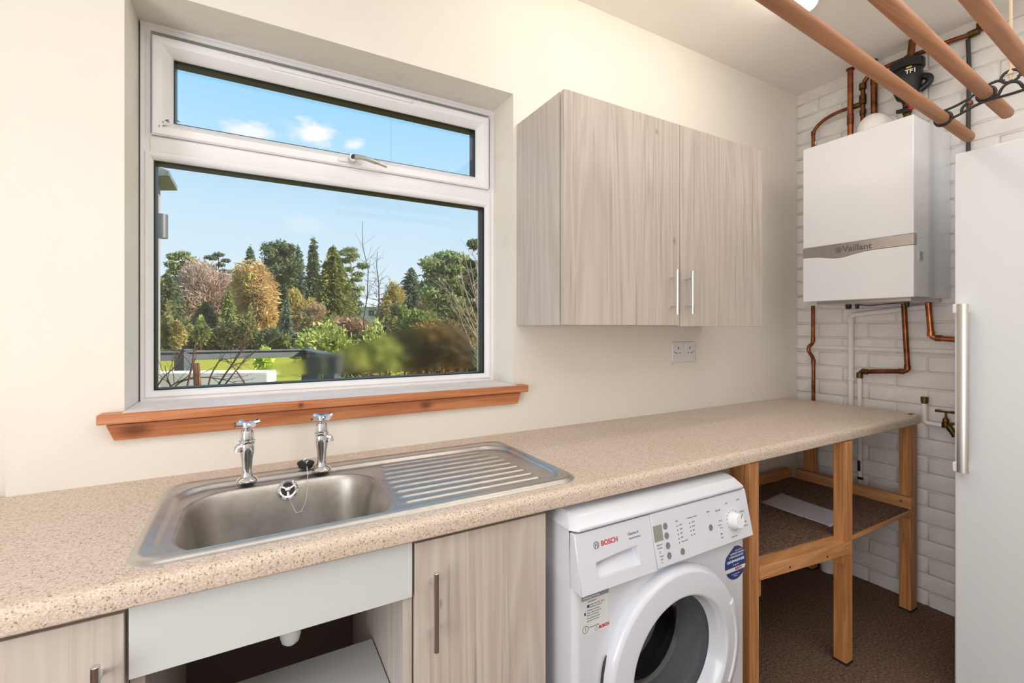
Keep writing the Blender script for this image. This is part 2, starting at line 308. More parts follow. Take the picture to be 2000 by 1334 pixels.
def texts(lines, parent, m, name='lettering'):
    """several small lines of print joined into one part"""
    objs = [text(*l[:1], l[1], l[2], l[3], l[4], m, parent, name, *(l[5:])) for l in lines]
    me = objs[0].data; bm = bmesh.new()
    for o in objs: bm.from_mesh(o.data)
    bm.to_mesh(me); bm.free()
    for o in objs[1:]: D.objects.remove(o)
    if len(objs) > 1: objs[0]['kind'] = 'stuff'
    return objs[0]
def bend(pts, r, n=5):
    """round the inner corners of a polyline"""
    pts = [np.array(p, float) for p in pts]; out = [pts[0]]
    for i in range(1, len(pts)-1):
        a, b, c = pts[i-1], pts[i], pts[i+1]; da = (a-b)/np.linalg.norm(a-b); dc = (c-b)/np.linalg.norm(c-b)
        rr = min(r, .45*np.linalg.norm(a-b), .45*np.linalg.norm(c-b)); p, q = b+da*rr, b+dc*rr
        for k in range(n+1):
            t = k/n; out.append((1-t)**2*p+2*t*(1-t)*b+t*t*q)
    out.append(pts[-1]); return out

# ================================================================== ROOM SHELL
XR, ZC = 1.775, 2.50
WX0, WX1, WZ0, WZ1 = -1.096, -.014, 1.022, 2.065
wn = MB()
for b in ((-1.30, WX0, 0, .30, 0, ZC), (WX1, XR+.3, 0, .30, 0, ZC), (WX0, WX1, 0, .30, 0, WZ0), (WX0, WX1, 0, .30, WZ1, ZC), (-2.6, -1.30, .012, .30, 0, ZC)): wn.box(*b)
struct(wn.build('wall_north', 'wall', fix=False))
struct(MB().box(-2.7, -2.4, -2.9, .3, 0, ZC).build('wall_left', 'wall'))
struct(MB().box(-2.7, XR+.3, -2.9, -2.6, 0, ZC).build('wall_south', 'wall'))
struct(MB().box(-2.7, XR+.3, -2.9, .30, ZC, ZC+.25).build('ceiling', 'ceil'))
struct(MB().box(-2.7, XR+.3, -2.9, .30, -.2, 0).build('floor', 'carpet'))
# brick wall on the right: painted bricks over a recessed painted bed
wr = shell('wall_right')
MB().box(XR+.0018, XR+.3, -2.9, 0, 0, ZC).build('mortar_bed', 'mortar', wr)
rnd = random.Random(4); bm_ = []
for k in range(7):
    L, H = (.2225, .0695); b = MB(); e = .009; d = [rnd.uniform(-.0012, .0012) for _ in range(4)]
    fr = [(-.0015+d[0], -L/2+e, -H/2+e), (-.0015+d[1], L/2-e, -H/2+e), (-.0015+d[2], L/2-e, H/2-e), (-.0015+d[3], -L/2+e, H/2-e)]
    md = [(.001, -L/2, -H/2), (.001, L/2, -H/2), (.001, L/2, H/2), (.001, -L/2, H/2)]
    bk = [(.008, y, z) for _, y, z in md]
    b.loft([bk, md, fr]); bm_.append(b)
meshes = []
for b in bm_:
    o = b.build('brick', 'brick'); o.data.shade_smooth(); meshes.append(o.data); D.objects.remove(o)
nb = 0
for r in range(34):
    z = .025+.0745*r
    if z > ZC-.02: break
    off = 0 if r % 2 else .1125
    for k in range(-1, 7):
        yc = -.11-.225*k+off-.0
        y0, y1 = yc-.1075, yc+.1075
        if y0 > -.02 or yc < -1.40: continue
        full = y1 <= 0
        o = D.objects.new('brick', meshes[rnd.randrange(7)]); COL.objects.link(o); o.parent = wr
        if full: o.location = (XR, yc, z)
        else: o.location = (XR, y0/2, z); o.scale = (1, max(.1, -y0/.215), 1)
        nb += 1
o = MB().box(XR-.012, XR+.004, -1.5, 0, 1.117, 1.137).build('trim_1', 'brick', bevel=.004); struct(o)

# ================================================================== WINDOW
wd = shell('window_1'); FY = .155
UP = 'upvc'
MB().ringframe(-1.092, -.008, 1.024, 2.068, [(0, .225), (0, FY), (.010, FY), (.012, FY+.003), (.022, FY+.003), (.022, .225)]).build('outer_frame', UP, wd, smooth=True)
MB().prism([(FY+.001, 1.7105), (FY-.002, 1.716), (FY-.002, 1.758), (FY+.002, 1.764), (.225, 1.764), (.225, 1.7105)], -1.071, -.029, 'x').build('transom', UP, wd, bevel=.002)
# opening top light, standing a little proud of the frame
MB().ringframe(-1.066, -.039, 1.757, 2.030, [(0, .215), (0, FY-.010), (.004, FY-.014), (.024, FY-.014), (.030, FY-.008), (.044, FY+.006), (.047, FY+.016), (.047, .215)]).build('sash', UP, wd, smooth=True)
MB().ringframe(-1.0665, -.0385, 1.7565, 2.0305, [(0, FY+.012), (0, FY-.003), (.003, FY-.003), (.003, FY+.012)]).build('seal', 'gasket', wd)
MB().ringframe(-1.084, -.028, 1.0345, 1.7125, [(0, .2), (0, FY+.000), (.004, FY-.004), (.010, FY-.002), (.018, FY+.008), (.020, FY+.016), (.020, .2)]).build('glazing_bead', UP, wd, smooth=True)
for n_, (a, b, c, d) in (('top', (-1.020, -.085, 1.803, 1.984)), ('low', (-1.0645, -.0475, 1.054, 1.693))):
    MB().ringframe(a, b, c, d, [(-.003, FY+.014), (.003, FY+.014), (.0035, FY+.019), (.0035, .215), (-.003, .215)]).build('gasket', 'gasket', wd)
    MB().box(a, b, FY+.019, FY+.023, c, d).build('pane', 'glass', wd)
# added film blurring the view behind the pane, thick in the middle and fading at its upper edge
def blur():
    px = [(-.83, 1.096), (-.732, 1.112), (-.611, 1.145), (-.514, 1.18), (-.374, 1.223), (-.242, 1.251), (-.161, 1.244), (-.108, 1.19), (-.087, 1.111)]
    lo = [(-.83, 1.088), (-.611, 1.074), (-.337, 1.068), (-.098, 1.068), (-.087, 1.069)]
    nx, nz = 70, 14; vs, al = [], []; y = FY+.0245
    for i in range(nx+1):
        x = -.85+(.775)*i/nx
        t = np.interp(x, [p[0] for p in px], [p[1] for p in px]); b = np.interp(x, [p[0] for p in lo], [p[1] for p in lo])
        for j in range(nz+1):
            q = j/nz; vs.append((x, y, b-.004+(t+.010-b+.004)*q))
            ex = min(1, max(0, (x+.84)/.10), max(0, (-.077-x)/.02)); ez = min(1, (1-q)*4.5, q*8+.0)
            al.append(max(0, min(1, ex))*max(0, min(1, ez)))
    m = MB(); m.add(vs, [(i*(nz+1)+j, (i+1)*(nz+1)+j, (i+1)*(nz+1)+j+1, i*(nz+1)+j+1) for i in range(nx) for j in range(nz)])
    o = m.build('blur_patch', 'blur', wd, fix=False); a = o.data.attributes.new('blur', 'FLOAT', 'POINT'); a.data.foreach_set('value', al)
    o['label'] = 'blurred patch low in the glass'
blur()
# trickle vent in the head of the sash
MB().box(-.779, -.340, FY-.020, FY-.013, 2.012, 2.023).build('trickle_vent', UP, wd, bevel=.002)
fl = MB(); rf = random.Random(8)
for k in range(16):
    c = np.array((-1.052+.055*rf.random(), FY-.0165-.003*rf.random(), 1.790+.014*rf.random()-.012*(k % 2))); u = np.array((rf.uniform(-1, 1), rf.uniform(-.3, .3), rf.uniform(-.5, .5)))*.007; v = np.array((rf.uniform(-.4, .4), rf.uniform(-.4, .2), rf.uniform(-1, 1)))*.004
    fl.add([c-u, c-v, c+u*.8, c+v], [(0, 1, 2, 3)])
fo_ = fl.build('peeling_flakes', mat('grimy_paint_flakes', (178, 156, 138), .9, var=(110, 84, 66), vscale=90), wd, fix=False); fo_['kind'] = 'stuff'; fo_['label'] = 'patch of peeling grime at the sash corner'
# lever handle on the transom
hd = MB(); hd.prism([(-.588, 1.773), (-.583, 1.767), (-.515, 1.767), (-.510, 1.773), (-.515, 1.781), (-.583, 1.781)], FY-.021, FY-.012, 'y')
h = hd.build('handle', 'whitepl', wd, bevel=.002)
lv = MB().lathe([(.0, -.026), (.011, -.026), (.012, 0), (.012, .004)], (-.545, FY-.022, 1.776), 'y', 16)
lv.tube(bend([(-.545, FY-.046, 1.778), (-.515, FY-.052, 1.779), (-.47, FY-.052, 1.771), (-.438, FY-.050, 1.764)], .02), [.0085]*2+[.0075]*8+[.006, .005, .0055, .006][:0]+[.0055]*4, 10)
lv.build('lever', 'alu', h, smooth=True)
MB().lathe([(.0, -.004), (.006, -.003), (.0065, 0), (.006, .003)], (-.545, FY-.052, 1.778), 'y', 12).build('lock', 'darkp', h, smooth=True)
# timber sill and apron
MB().prism([(.160, 1.026), (-.040, 1.026), (-.044, 1.023), (-.044, 1.006), (-.041, 1.003), (.160, 1.003)], WX0+.001, WX1-.001, 'x').build('sill_core', 'sill', wd)
sb = MB().prism([(0.0, 1.0262), (-.042, 1.0262), (-.046, 1.023), (-.046, 1.006), (-.043, 1.0028), (0.0, 1.0028)], -1.138, .022, 'x').build('sill_board', 'sill', wd, bevel=.0015)
MB().box(WX0+.002, WX1-.002, -.031, FY, 1.0255, 1.0272).build('painted_sill_top', mat('worn_white_sill_paint', (246, 240, 237), .45, var=(238, 216, 204), vscale=9, vdetail=7), wd)
MB().add([(-1.126, -.024, .9985), (.004, -.024, .9985), (-.006, -.018, .960), (-1.112, -.018, .960), (-1.126, .0, .9985), (.004, .0, .9985), (-.006, .0, .960), (-1.112, .0, .960)],
         [(0, 3, 2, 1), (4, 5, 6, 7), (0, 1, 5, 4), (1, 2, 6, 5), (2, 3, 7, 6), (3, 0, 4, 7)]).build('apron_board', 'sill', wd, bevel=.0015)

# ================================================================== WORKTOP
WZ = .855; WT = .815; WFY = -.571; WXE = 1.695
def worktop():
    t = thing('worktop', 'long beige speckled laminate worktop with rounded front edge under the window', 'worktop', (0, 0, 0))
    m = MB(); r = .016
    nose = [(-.535, WT), (WFY+.006, WT), (WFY+.001, WT+.004), (WFY, WT+.010)]+[(WFY+r-r*math.cos(a), WZ-r+r*math.sin(a)) for a in (R(k*15) for k in range(0, 7))]+[(-.535, WZ)]
    m.prism(nose, -2.4, WXE-.022, 'x')
    # end of the nose, turned round the front corner
    for k in range(6):
        a0, a1 = R(90*k/6), R(90*(k+1)/6); cx, cy = WXE-.022, WFY+.022
        def P(a, q): # q: (y, z) of the nose profile
            d = max(0, cy-q[0]); return (cx+d*math.sin(a), cy-d*math.cos(a), q[1])
        npf = [q if q[0] < cy else (cy, q[1]) for q in nose]
        m.loft([[P(a0, q) for q in npf], [P(a1, q) for q in npf]], False, False)
    endp = [(WXE-(q[0]-WFY), q[1]) for q in nose if q[0] <= -.549]; endp = [(WXE-.022, WT)]+endp[1:]+[(WXE-.022, WZ)]
    m.prism([(a, b) for a, b in endp], -.549, 0, 'y')
    m.box(WXE-.05, WXE-.022, -.549, 0, WT, WZ)
    for b in ((-2.4, -.975, -.535, 0, WT, WZ), (-.145, WXE-.05, -.535, 0, WT, WZ), (-.975, -.145, -.108, 0, WT, WZ), (-.975, -.145, -.535, -.505, WT, WZ)): m.box(*b)
    m.build('laminate_top', 'worktop', t, smooth=True, angle=30, fix=False)
worktop()

# ================================================================== SINK (pressed sheet as a height field, split into its areas)
def sink():
    t = thing('inset_sink', 'stainless steel inset sink with bowl and ribbed drainer set into the worktop', 'sink', (0, 0, WZ))
    nx, ny = 354, 178; x0, x1, y0, y1 = -1.002, -.118, -.531, -.086
    X, Y = np.meshgrid(np.linspace(x0, x1, nx), np.linspace(y0, y1, ny), indexing='ij')
    def sdf(ax, bx, ay, by, r, X=X, Y=Y):
        qx = np.abs(X-(ax+bx)/2)-((bx-ax)/2-r); qy = np.abs(Y-(ay+by)/2)-((by-ay)/2-r)
        return np.hypot(np.maximum(qx, 0), np.maximum(qy, 0))+np.minimum(np.maximum(qx, qy), 0)-r
    def ss(a, b, v): t_ = np.clip((v-a)/(b-a), 0, 1); return t_*t_*(3-2*t_)
    dout = sdf(x0, x1, y0, y1, .055)
    Z = .0055-.0055*ss(-.009, 0, dout)                       # pressed rim rolls down to the worktop
    bead = np.exp(-((dout+.016)/.007)**2)*.0022; Z = Z+bead
    tray = sdf(-.972, -.141, -.507, -.140, .075); Z = Z-.0100*ss(.005, -.009, tray)
    # strip for the taps stays high behind the bowl
    for k in range(10):
        yc = -.490+.0358*k; xa, xb = -.545+.006*max(0, k-6), -.190-(.014*max(0, k-7))
        e = ss(xa, xa+.012, X)*ss(xb, xb-.012, X); Z = Z+.0046*np.exp(-((Y-yc)/.0044)**2)*e
    bowl = sdf(-.948, -.562, -.508, -.176, .098)
    dep = .150; s1 = ss(.004, -.044, bowl); Z = Z-dep*s1**1.15
    Z = Z-.004*ss(-.05, -.16, bowl)
    # normals
    gx, gy = np.gradient(Z, X[1, 0]-X[0, 0], Y[0, 1]-Y[0, 0]); nn = np.stack([-gx, -gy, np.ones_like(gx)], -1); nn /= np.linalg.norm(nn, axis=-1, keepdims=True)
    V = np.stack([X, Y, Z], -1).reshape(-1, 3); NN = nn.reshape(-1, 3)
    i, j = np.meshgrid(np.arange(nx-1), np.arange(ny-1), indexing='ij'); q = np.stack([i*ny+j, (i+1)*ny+j, (i+1)*ny+j+1, i*ny+j+1], -1).reshape(-1, 4)
    cen = lambda A: (A[:-1, :-1]+A[1:, 1:]).reshape(-1)/2
    keep = cen(dout) < .0005; isb = (cen(bowl) < .004); isd = (cen(tray) < -.006) & (cen(X) > -.552) & ~isb
    for nm, mk, mm in (('bowl', isb & keep, 'bowlsteel'), ('drainer', isd & keep, 'steel'), ('rim', keep & ~isb & ~isd, 'steel')):
        f = q[mk]; u, inv = np.unique(f, return_inverse=True); me = D.meshes.new(nm)
        me.from_pydata(V[u].tolist(), [], inv.reshape(-1, 4).tolist()); me.shade_smooth(); me.normals_split_custom_set_from_vertices(NN[u].tolist())
        me.materials.append(M[mm]); o = D.objects.new(nm, me); COL.objects.link(o); o.parent = t
        if nm == 'bowl': o['label'] = 'brushed steel bowl'
        if nm == 'drainer': o['label'] = 'ribbed drainer'
    # overflow on the back wall of the bowl
    oc = np.array((-.751, -.190, WZ-.020)); ov = MB(); tilt = np.array((0, -.92, .38)); tilt /= np.linalg.norm(tilt); U = np.array((1., 0, 0)); Vv = np.cross(tilt, U)
    def ring(r, h): return [oc+tilt*h+r*(U*math.cos(a)+Vv*math.sin(a)) for a in (2*math.pi*k/24 for k in range(24))]
    ov.loft([ring(.023, 0), ring(.023, .003), ring(.019, .006), ring(.0155, .005), ring(.0145, .002)], True, False)
    for k in range(3):
        a = 2*math.pi*k/3+.5; d = U*math.cos(a)+Vv*math.sin(a); pz = np.cross(tilt, d); ov.obox(oc+tilt*.0035+d*.008, d*.008, pz*.002, tilt*.0012)
    ov.loft([ring(.0055, .002), ring(.0055, .0055), ring(.003, .007)], True, True)
    o = ov.build('overflow', 'chrome', t, smooth=True); b = MB(); b.loft([ring(.016, .0005), ring(.016, .0022)]); b.build('overflow_hole', 'black', o)
    # drain in the bowl floor
    MB().lathe([(.030, .0), (.030, .003), (.024, .004), (.019, .001)], (-.755, -.342, WZ-.154), 'z', 24).build('drain', 'chrome', t, smooth=True)
sink()
def tap(x, y, lab, sgn, dot):
    t = thing('pillar_tap', lab, 'tap', (x, y, WZ+.0055)); z = WZ+.0055
    b = MB().lathe([(.0235, 0), (.0235, .003), (.020, .0075), (.0125, .012), (.0105, .022), (.0105, .034), (.0125, .055), (.0160, .072), (.0168, .084), (.0160, .090), (.0172, .092), (.0172, .097), (.0150, .099), (.0160, .103), (.0125, .121), (.0090, .124)], (x, y, z), 'z', 24)
    b.build('body', 'chrome', t, smooth=True)
    s = MB().tube(bend([(x+sgn*.006, y-.004, z+.082), (x+sgn*.018, y-.008, z+.085), (x+sgn*.0195, y-.009, z+.074)], .010), .0085, 12); s.build('spout', 'chrome', t, smooth=True)
    h = MB().lathe([(.007, .122), (.008, .128), (.0125, .131), (.0125, .141), (.008, .1435)], (x, y, z), 'z', 16)
    for k in range(4):
        a = R(28+90*k); c, s_ = math.cos(a), math.sin(a)
        h.tube([(x+c*.008, y+s_*.008, z+.136), (x+c*.019, y+s_*.019, z+.137), (x+c*.0275, y+s_*.0275, z+.1385)], [.0052, .0058, .0068], 8)
    hh = h.build('cross_handle', 'chrome', t, smooth=True)
    MB().lathe([(.0065, .1435), (.006, .1448)], (x, y, z), 'z', 16).build('marker', dot, hh)
tap(-.837, -.157, 'chrome pillar tap at the left of the sink, further from the drainer', -1, 'red'); tap(-.670, -.154, 'chrome pillar tap with blue top beside the chain and plug', 1, 'blue')
def plug():
    t = thing('sink_plug', 'black rubber sink plug with bead chain lying on the rim between the taps', 'plug', (-.703, -.128, WZ+.006)); z = WZ+.006
    m = MB(); c = np.array((-.705, -.122, z+.010)); ax = np.array((.04, -.10, 1.0)); ax /= np.linalg.norm(ax); U = np.array((1., .06, 0)); U -= ax*(U@ax); U /= np.linalg.norm(U); V = np.cross(ax, U)
    def ring(r, h): return [c+ax*h+r*(U*math.cos(a)+V*math.sin(a)) for a in (2*math.pi*k/20 for k in range(20))]
    m.loft([ring(.015, -.007), ring(.0175, -.005), ring(.0185, .002), ring(.021, .003), ring(.021, .006), ring(.017, .0075)]); m.build('stopper', 'rubber', t, smooth=True)
    e = c+ax*.011; MB().tube([e+np.array((.005*math.cos(a), 0, .005*math.sin(a))) for a in (2*math.pi*k/12 for k in range(13))], .0012, 6, False).build('ring', 'chrome', t, smooth=True)
    pts = [e+np.array((0, -.003, 0)), (-.704, -.150, z+.006), (-.7045, -.172, z+.003), (-.7065, -.190, z-.016), (-.712, -.203, z-.055), (-.722, -.208, z-.078), (-.734, -.206, z-.080), (-.745, -.200, z-.055), (-.749, -.196, z-.030), (-.751, -.194, z-.022)]
    P = [np.array(p, float) for p in pts]; L = np.cumsum([0]+[np.linalg.norm(b-a) for a, b in zip(P, P[1:])]); m = MB()
    A = np.array(P); s = np.arange(0, L[-1], .0032)
    for q in s: m.sphere([np.interp(q, L, A[:, k]) for k in range(3)], .00135, 6, 4)
    o = m.build('chain', 'chrome', t, smooth=True)
plug()

# ================================================================== BASE CABINETS
def bar_handle(parent, x, y, z0, z1, r=.006, out=.03, name='handle'):
    """vertical T-bar handle in front of a door face at y"""
    m = MB().lathe([(r-.0006, 0), (r, .0006), (r, z1-z0-.0006), (r-.0006, z1-z0)], (x, y-out, z0), 'z', 14)
    for q in (.18, .82):
        z = z0+(z1-z0)*q; m.tube([(x, y+.0005, z), (x, y-out, z)], .0045, 10)
    return m.build(name, 'chrome', parent, smooth=True)
DF = -.55
def base_unit(name, lab, x0, x1, hx):
    t = thing(name, lab, 'cabinet', ((x0+x1)/2, -.28, 0))
    c = MB(); c.box(x0, x0+.018, DF+.021, -.02, .0, .812).box(x1-.018, x1, DF+.021, -.02, 0, .812).box(x0+.018, x1-.018, DF+.03, -.02, .12, .138).box(x0+.018, x1-.018, -.03, -.02, .138, .8).box(x0+.018, x1-.018, DF+.06, DF+.076, 0, .12)
    c.build('carcass', 'oakx', t)
    d = MB().box(x0+.002, x1-.002, DF, DF+.018, .125, .803).build('door', 'oakz', t, bevel=.001)
    bar_handle(d, hx, DF, .598, .752)
    return t
base_unit('base_cabinet', 'grey oak base cabinet left of the open sink unit, door with bar handle', -1.49, -.990, -1.018)
base_unit('base_cabinet', 'narrow grey oak base cabinet between the sink unit and the washing machine', -.549, -.238, -.514)
def sink_unit():
    x0, x1 = -.988, -.551
    t = thing('sink_cabinet', 'open sink base cabinet with a white front board and no door', 'cabinet', ((x0+x1)/2, -.28, 0))
    MB().box(x0, x0+.018, DF+.018, -.02, 0, .70).build('side_panel', 'oakx', t); MB().box(x1-.018, x1, DF+.010, -.02, 0, .70).build('side_panel', 'oakx', t)
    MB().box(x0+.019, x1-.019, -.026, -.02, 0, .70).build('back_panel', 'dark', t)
    MB().box(x0+.001, x1-.001, DF+.002, DF+.016, .699, .807).build('front_board', 'panelwhite', t, bevel=.001)['label'] = 'white board under the worktop edge'
    MB().box(x0+.02, x1-.020, -.525, -.285, .452, .470).build('shelf', 'panelwhite', t, bevel=.001)['label'] = 'white half-depth shelf'
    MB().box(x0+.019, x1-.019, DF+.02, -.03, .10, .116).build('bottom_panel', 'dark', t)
sink_unit()
t = thing('waste_trap', 'white plastic waste trap hanging below the sink bowl in the open cabinet', 'pipe', (-.755, -.342, .56))
MB().lathe([(.0, .553), (.010, .554), (.017, .560), (.0205, .572), (.0215, .60), (.0215, .63), (.024, .632), (.024, .655), (.018, .660), (.018, .704)], (-.755, -.342, 0), 'z', 20).build('body', 'whitepl', t, smooth=True)
MB().tube(bend([(-.755, -.342, .645), (-.755, -.20, .640), (-.755, -.06, .63)], .03), .016, 12).build('outlet_pipe', 'whitepl', t, smooth=True)

# ================================================================== WALL CUPBOARD
def cupboard():
    t = thing('wall_cupboard', 'grey oak two-door wall cupboard mounted right of the window', 'cabinet', (.5, 0, 1.237)); z0, z1 = 1.237, 1.957
    c = MB(); c.box(0, .018, -.265, -.002, z0, z1).box(.982, 1.0, -.265, -.002, z0, z1).box(.018, .982, -.268, -.002, z0, z0+.018).box(.018, .982, -.268, -.002, z1-.018, z1).box(.018, .982, -.012, -.002, z0+.018, z1-.018)
    c.build('carcass', 'oakx', t)
    for (a, b, hx, dz) in ((.001, .5075, .462, .003), (.511, .999, .540, 0)):
        d = MB().box(a, b, -.289, -.2705, z0-.003+dz, z1).build('door', 'oakz', t, bevel=.001)
        bar_handle(d, hx, -.289, 1.277-dz, 1.432-dz*.2)
cupboard()
def socket():
    t = thing('wall_socket', 'white double switched wall socket below the wall cupboard', 'socket', (.863, 0, 1.12))
    MB().prism([(.790, 1.079), (.794, 1.075), (.933, 1.075), (.937, 1.079), (.937, 1.161), (.933, 1.165), (.794, 1.165), (.790, 1.161)], -.010, -.0005, 'y').build('face_plate', 'sock', t, bevel=.002)
    for s in (-1, 1):
        cx = .8635+s*.0375; pins = MB(); pins.box(cx-.003, cx+.003, -.0106, -.0098, 1.134, 1.142)
        for k in (-1, 1): pins.box(cx+k*.011-.0035, cx+k*.011+.0035, -.0106, -.0098, 1.114, 1.118)
        pins.build('pin_holes', 'darkp', t)
        cx = .8635+s*.012; MB().prism([(-.010, 1.139), (-.0135, 1.142), (-.0115, 1.156), (-.010, 1.157)], cx-.006, cx+.006, 'x').build('switch', 'whitepl', t, bevel=.001)
        cx = .8635+s*.060; MB().lathe([(.0, -.0112), (.003, -.011), (.0035, -.0098)], (cx, 0, 1.120), 'y', 12).build('screw', 'grey', t)
    MB().box(.796, .808, -.0025, -.0005, 1.058, 1.070).build('label_tag', 'sticker', t)
socket()

# ================================================================== WASHING MACHINE
def washer():
    t = thing('washing_machine', 'white front-loading washing machine under the worktop', 'washing machine', (.105, -.33, 0))
    x0, x1, yf, yb = -.200, .412, -.605, -.045; cx, cz, rh = .110, .388, .205
    # front sheet with a round opening, its side edges rolled round to the sides
    m = MB(); n = 72; zt, zb = .640, .012
    ang = sorted([2*math.pi*k/n for k in range(n)]+[math.atan2(zz-cz, xx-cx) % (2*math.pi) for xx in (x0+.016, x1-.016) for zz in (zb, zt)])
    inn, lip, out = [], [], []
    for a in ang:
        c, s = math.cos(a), math.sin(a); inn.append((cx+rh*c, yf, cz+rh*s)); lip.append((cx+(rh-.012)*c, yf+.012, cz+(rh-.012)*s))
        tt = min([(x1-.016-cx)/c if c > 1e-9 else 9, (x0+.016-cx)/c if c < -1e-9 else 9, (zt-cz)/s if s > 1e-9 else 9, (zb-cz)/s if s < -1e-9 else 9]); out.append((cx+tt*c, yf, cz+tt*s))
    m.loft([lip, inn, out], False, False)
    for xa, sg in ((x0, 1), (x1, -1)):
        pf = [(xa+sg*(.016-.016*math.sin(R(a))), yf+.016-.016*math.cos(R(a))) for a in range(0, 91, 15)]+[(xa, yb)]
        m.loft([[(x, y, zb) for x, y in pf], [(x, y, zt if i < 7 else zt) for i, (x, y) in enumerate(pf)]], False, False, False)
        m.add([(xa, yf+.016, zt), (xa, yb, zt), (xa, yb, .768), (xa, yf+.02, .768)], [(0, 1, 2, 3)])
    m.add([(x0, yb, zb), (x1, yb, zb), (x1, yb, .768), (x0, yb, .768)], [(0, 1, 2, 3)])
    m.build('body', 'white', t, smooth=True)
    m = MB(); 
    for fx in (x0+.05, x1-.05):
        for fy in (yf+.06, yb-.06): MB().lathe([(.022, 0), (.022, .006), (.012, .010), (.012, .03)], (fx, fy, 0), 'z', 12).build('foot', 'rubber', t)
    # worktop lid with sloping front and chamfered corners
    m = MB(); L = lambda i, z, fy: [(x0-.003+i*.35, yb), (x0-.003+i, fy+i*.2+.02), (x0+.012+i*.8, fy), (x1-.012-i*.8, fy), (x1+.003-i, fy+i*.2+.02), (x1+.003-i*.35, yb)]
    m.loft([[(x, y, z) for x, y in L(i, z, fy)] for i, z, fy in ((0, .768, yf-.001), (0, .771, yf-.003), (.002, .776, yf-.003), (.014, .794, yf+.018), (.020, .799, yf+.030))])
    m.build('lid', 'white', t, bevel=.003)
    # control panel: bulging fascia, leaning back
    E = np.array((0, .028, .13)); E /= np.linalg.norm(E); NN = np.cross((1., 0, 0), E); P0 = np.array((0, -.630, .638))
    def pp(x, z, off=0): b = (z-.638)/E[2]; return tuple(P0+np.array((x, 0, 0))+E*b+NN*off)
    def panel(xa, xb, name, pocket=None):
        m = MB(); lo, hi = .638, .764
        loopf = [pp(xa, lo), pp(xb, lo), pp(xb, hi), pp(xa, hi)]; back = [(xa, -.585, lo-.001), (xb, -.585, lo-.001), (xb, -.585, hi), (xa, -.585, hi)]
        if not pocket: m.loft([back, loopf])
        else:
            a, b, c, d = pocket; m.loft([back, loopf], True, False)
            top = [pp(a+(b-a)*k/8, d-.0050*(1-((k-8)/8)**2)*0-.009*(1-k/8)**1.6) for k in range(9)]; bot = [pp(b+(a-b)*k/8, c) for k in range(9)]
            inner = bot[::-1]+top[::-1]
            outer = [pp(a+(b-a)*k/8, lo) for k in range(9)]+[pp(b+(a-b)*k/8, hi) for k in range(9)]
            outer[0] = loopf[0]; outer[8] = loopf[1]; outer[9] = loopf[2]; outer[17] = loopf[3]
            deep = [tuple(np.array(p)-NN*(.004)) for p in inner[:9]]+[tuple(np.array(p)-NN*.026) for p in inner[9:]]
            m.loft([outer, inner, deep], False, True)
        return m.build(name, 'white', t, bevel=.004, seg=3)
    dr = panel(x0+.001, .0335, 'detergent_drawer', (-.148, -.020, .664, .704))
    fas = panel(.0345, x1+.003, 'control_panel')
    X = (1, 0, 0)
    def tx(s, size, x, z, m, par, al='LEFT', off=.0004, bold=0): return (s, size, pp(x, z, off), X, E, al, .0001, bold)
    def grp(lines, m, par): return texts([tx(s, sz, x, z, m, par, al, bold=bd) for s, sz, x, z, al, bd in lines], par, m)
    grp([('BOSCH', .0155, -.128, .7315, 'LEFT', .0004)], 'red', dr)
    lg = MB(); c0 = np.array(pp(-.142, .7315, .0003)); Xn = np.array((1., 0, 0))
    ringp = lambda r, h: [tuple(c0+Xn*r*math.cos(a)+E*r*math.sin(a)+NN*h) for a in (2*math.pi*k/24 for k in range(24))]
    lg.loft([ringp(.0082, 0), ringp(.0082, .0003), ringp(.0068, .0003), ringp(.0068, 0)], False, False)
    for sx in (-1, 1): lg.obox(c0+Xn*sx*.0030, Xn*.0008, E*.0060, NN*.0002)
    lg.obox(c0, Xn*.003, E*.0008, NN*.0002); lg.build('emblem', 'grid', dr)
    grp([('Classixx 6', .0085, -.046, .7345, 'LEFT', .0001), ('VarioPerfect', .0075, -.044, .7245, 'LEFT', 0)], 'grid', dr)
    b = MB(); b.loft([[pp(.037, .699, h), pp(.067, .699, h), pp(.0675, .7355, h), pp(.0375, .7355, h)] for h in (0, .0006)]); dsp = b.build('display', 'lcd', fas, bevel=.0002)
    grp([('Ready in', .0045, .039, .731, 'LEFT', 0), ('Spin', .0045, .039, .711, 'LEFT', 0), ('o', .012, .0625, .706, 'CENTER', .0008)], 'darkp', dsp)
    for x, z in ((.0795, .7285), (.0795, .7065), (.0785, .6835), (.078, .661), (.126, .660), (.2435, .693)):
        b = MB(); cc = np.array(pp(x, z)); rp = lambda r, h: [tuple(cc+Xn*r*math.cos(a)+E*r*1.12*math.sin(a)+NN*h) for a in (2*math.pi*k/20 for k in range(20))]
        b.loft([rp(.0072, 0), rp(.0072, .0012), rp(.0062, .0018), rp(.004, .0012)], False, True); b.build('button', 'grey', fas, smooth=True)
    led = MB()
    for i in range(5): led.obox(pp(.1205, .7205-.0098*i, .0003), Xn*.0011, E*.0015, NN*.0003)
    for i in range(4): led.obox(pp(.1675, .7185-.0096*i, .0003), Xn*.0011, E*.0015, NN*.0003)
    led.build('indicator_lights', 'darkp', fas)['kind'] = 'stuff'
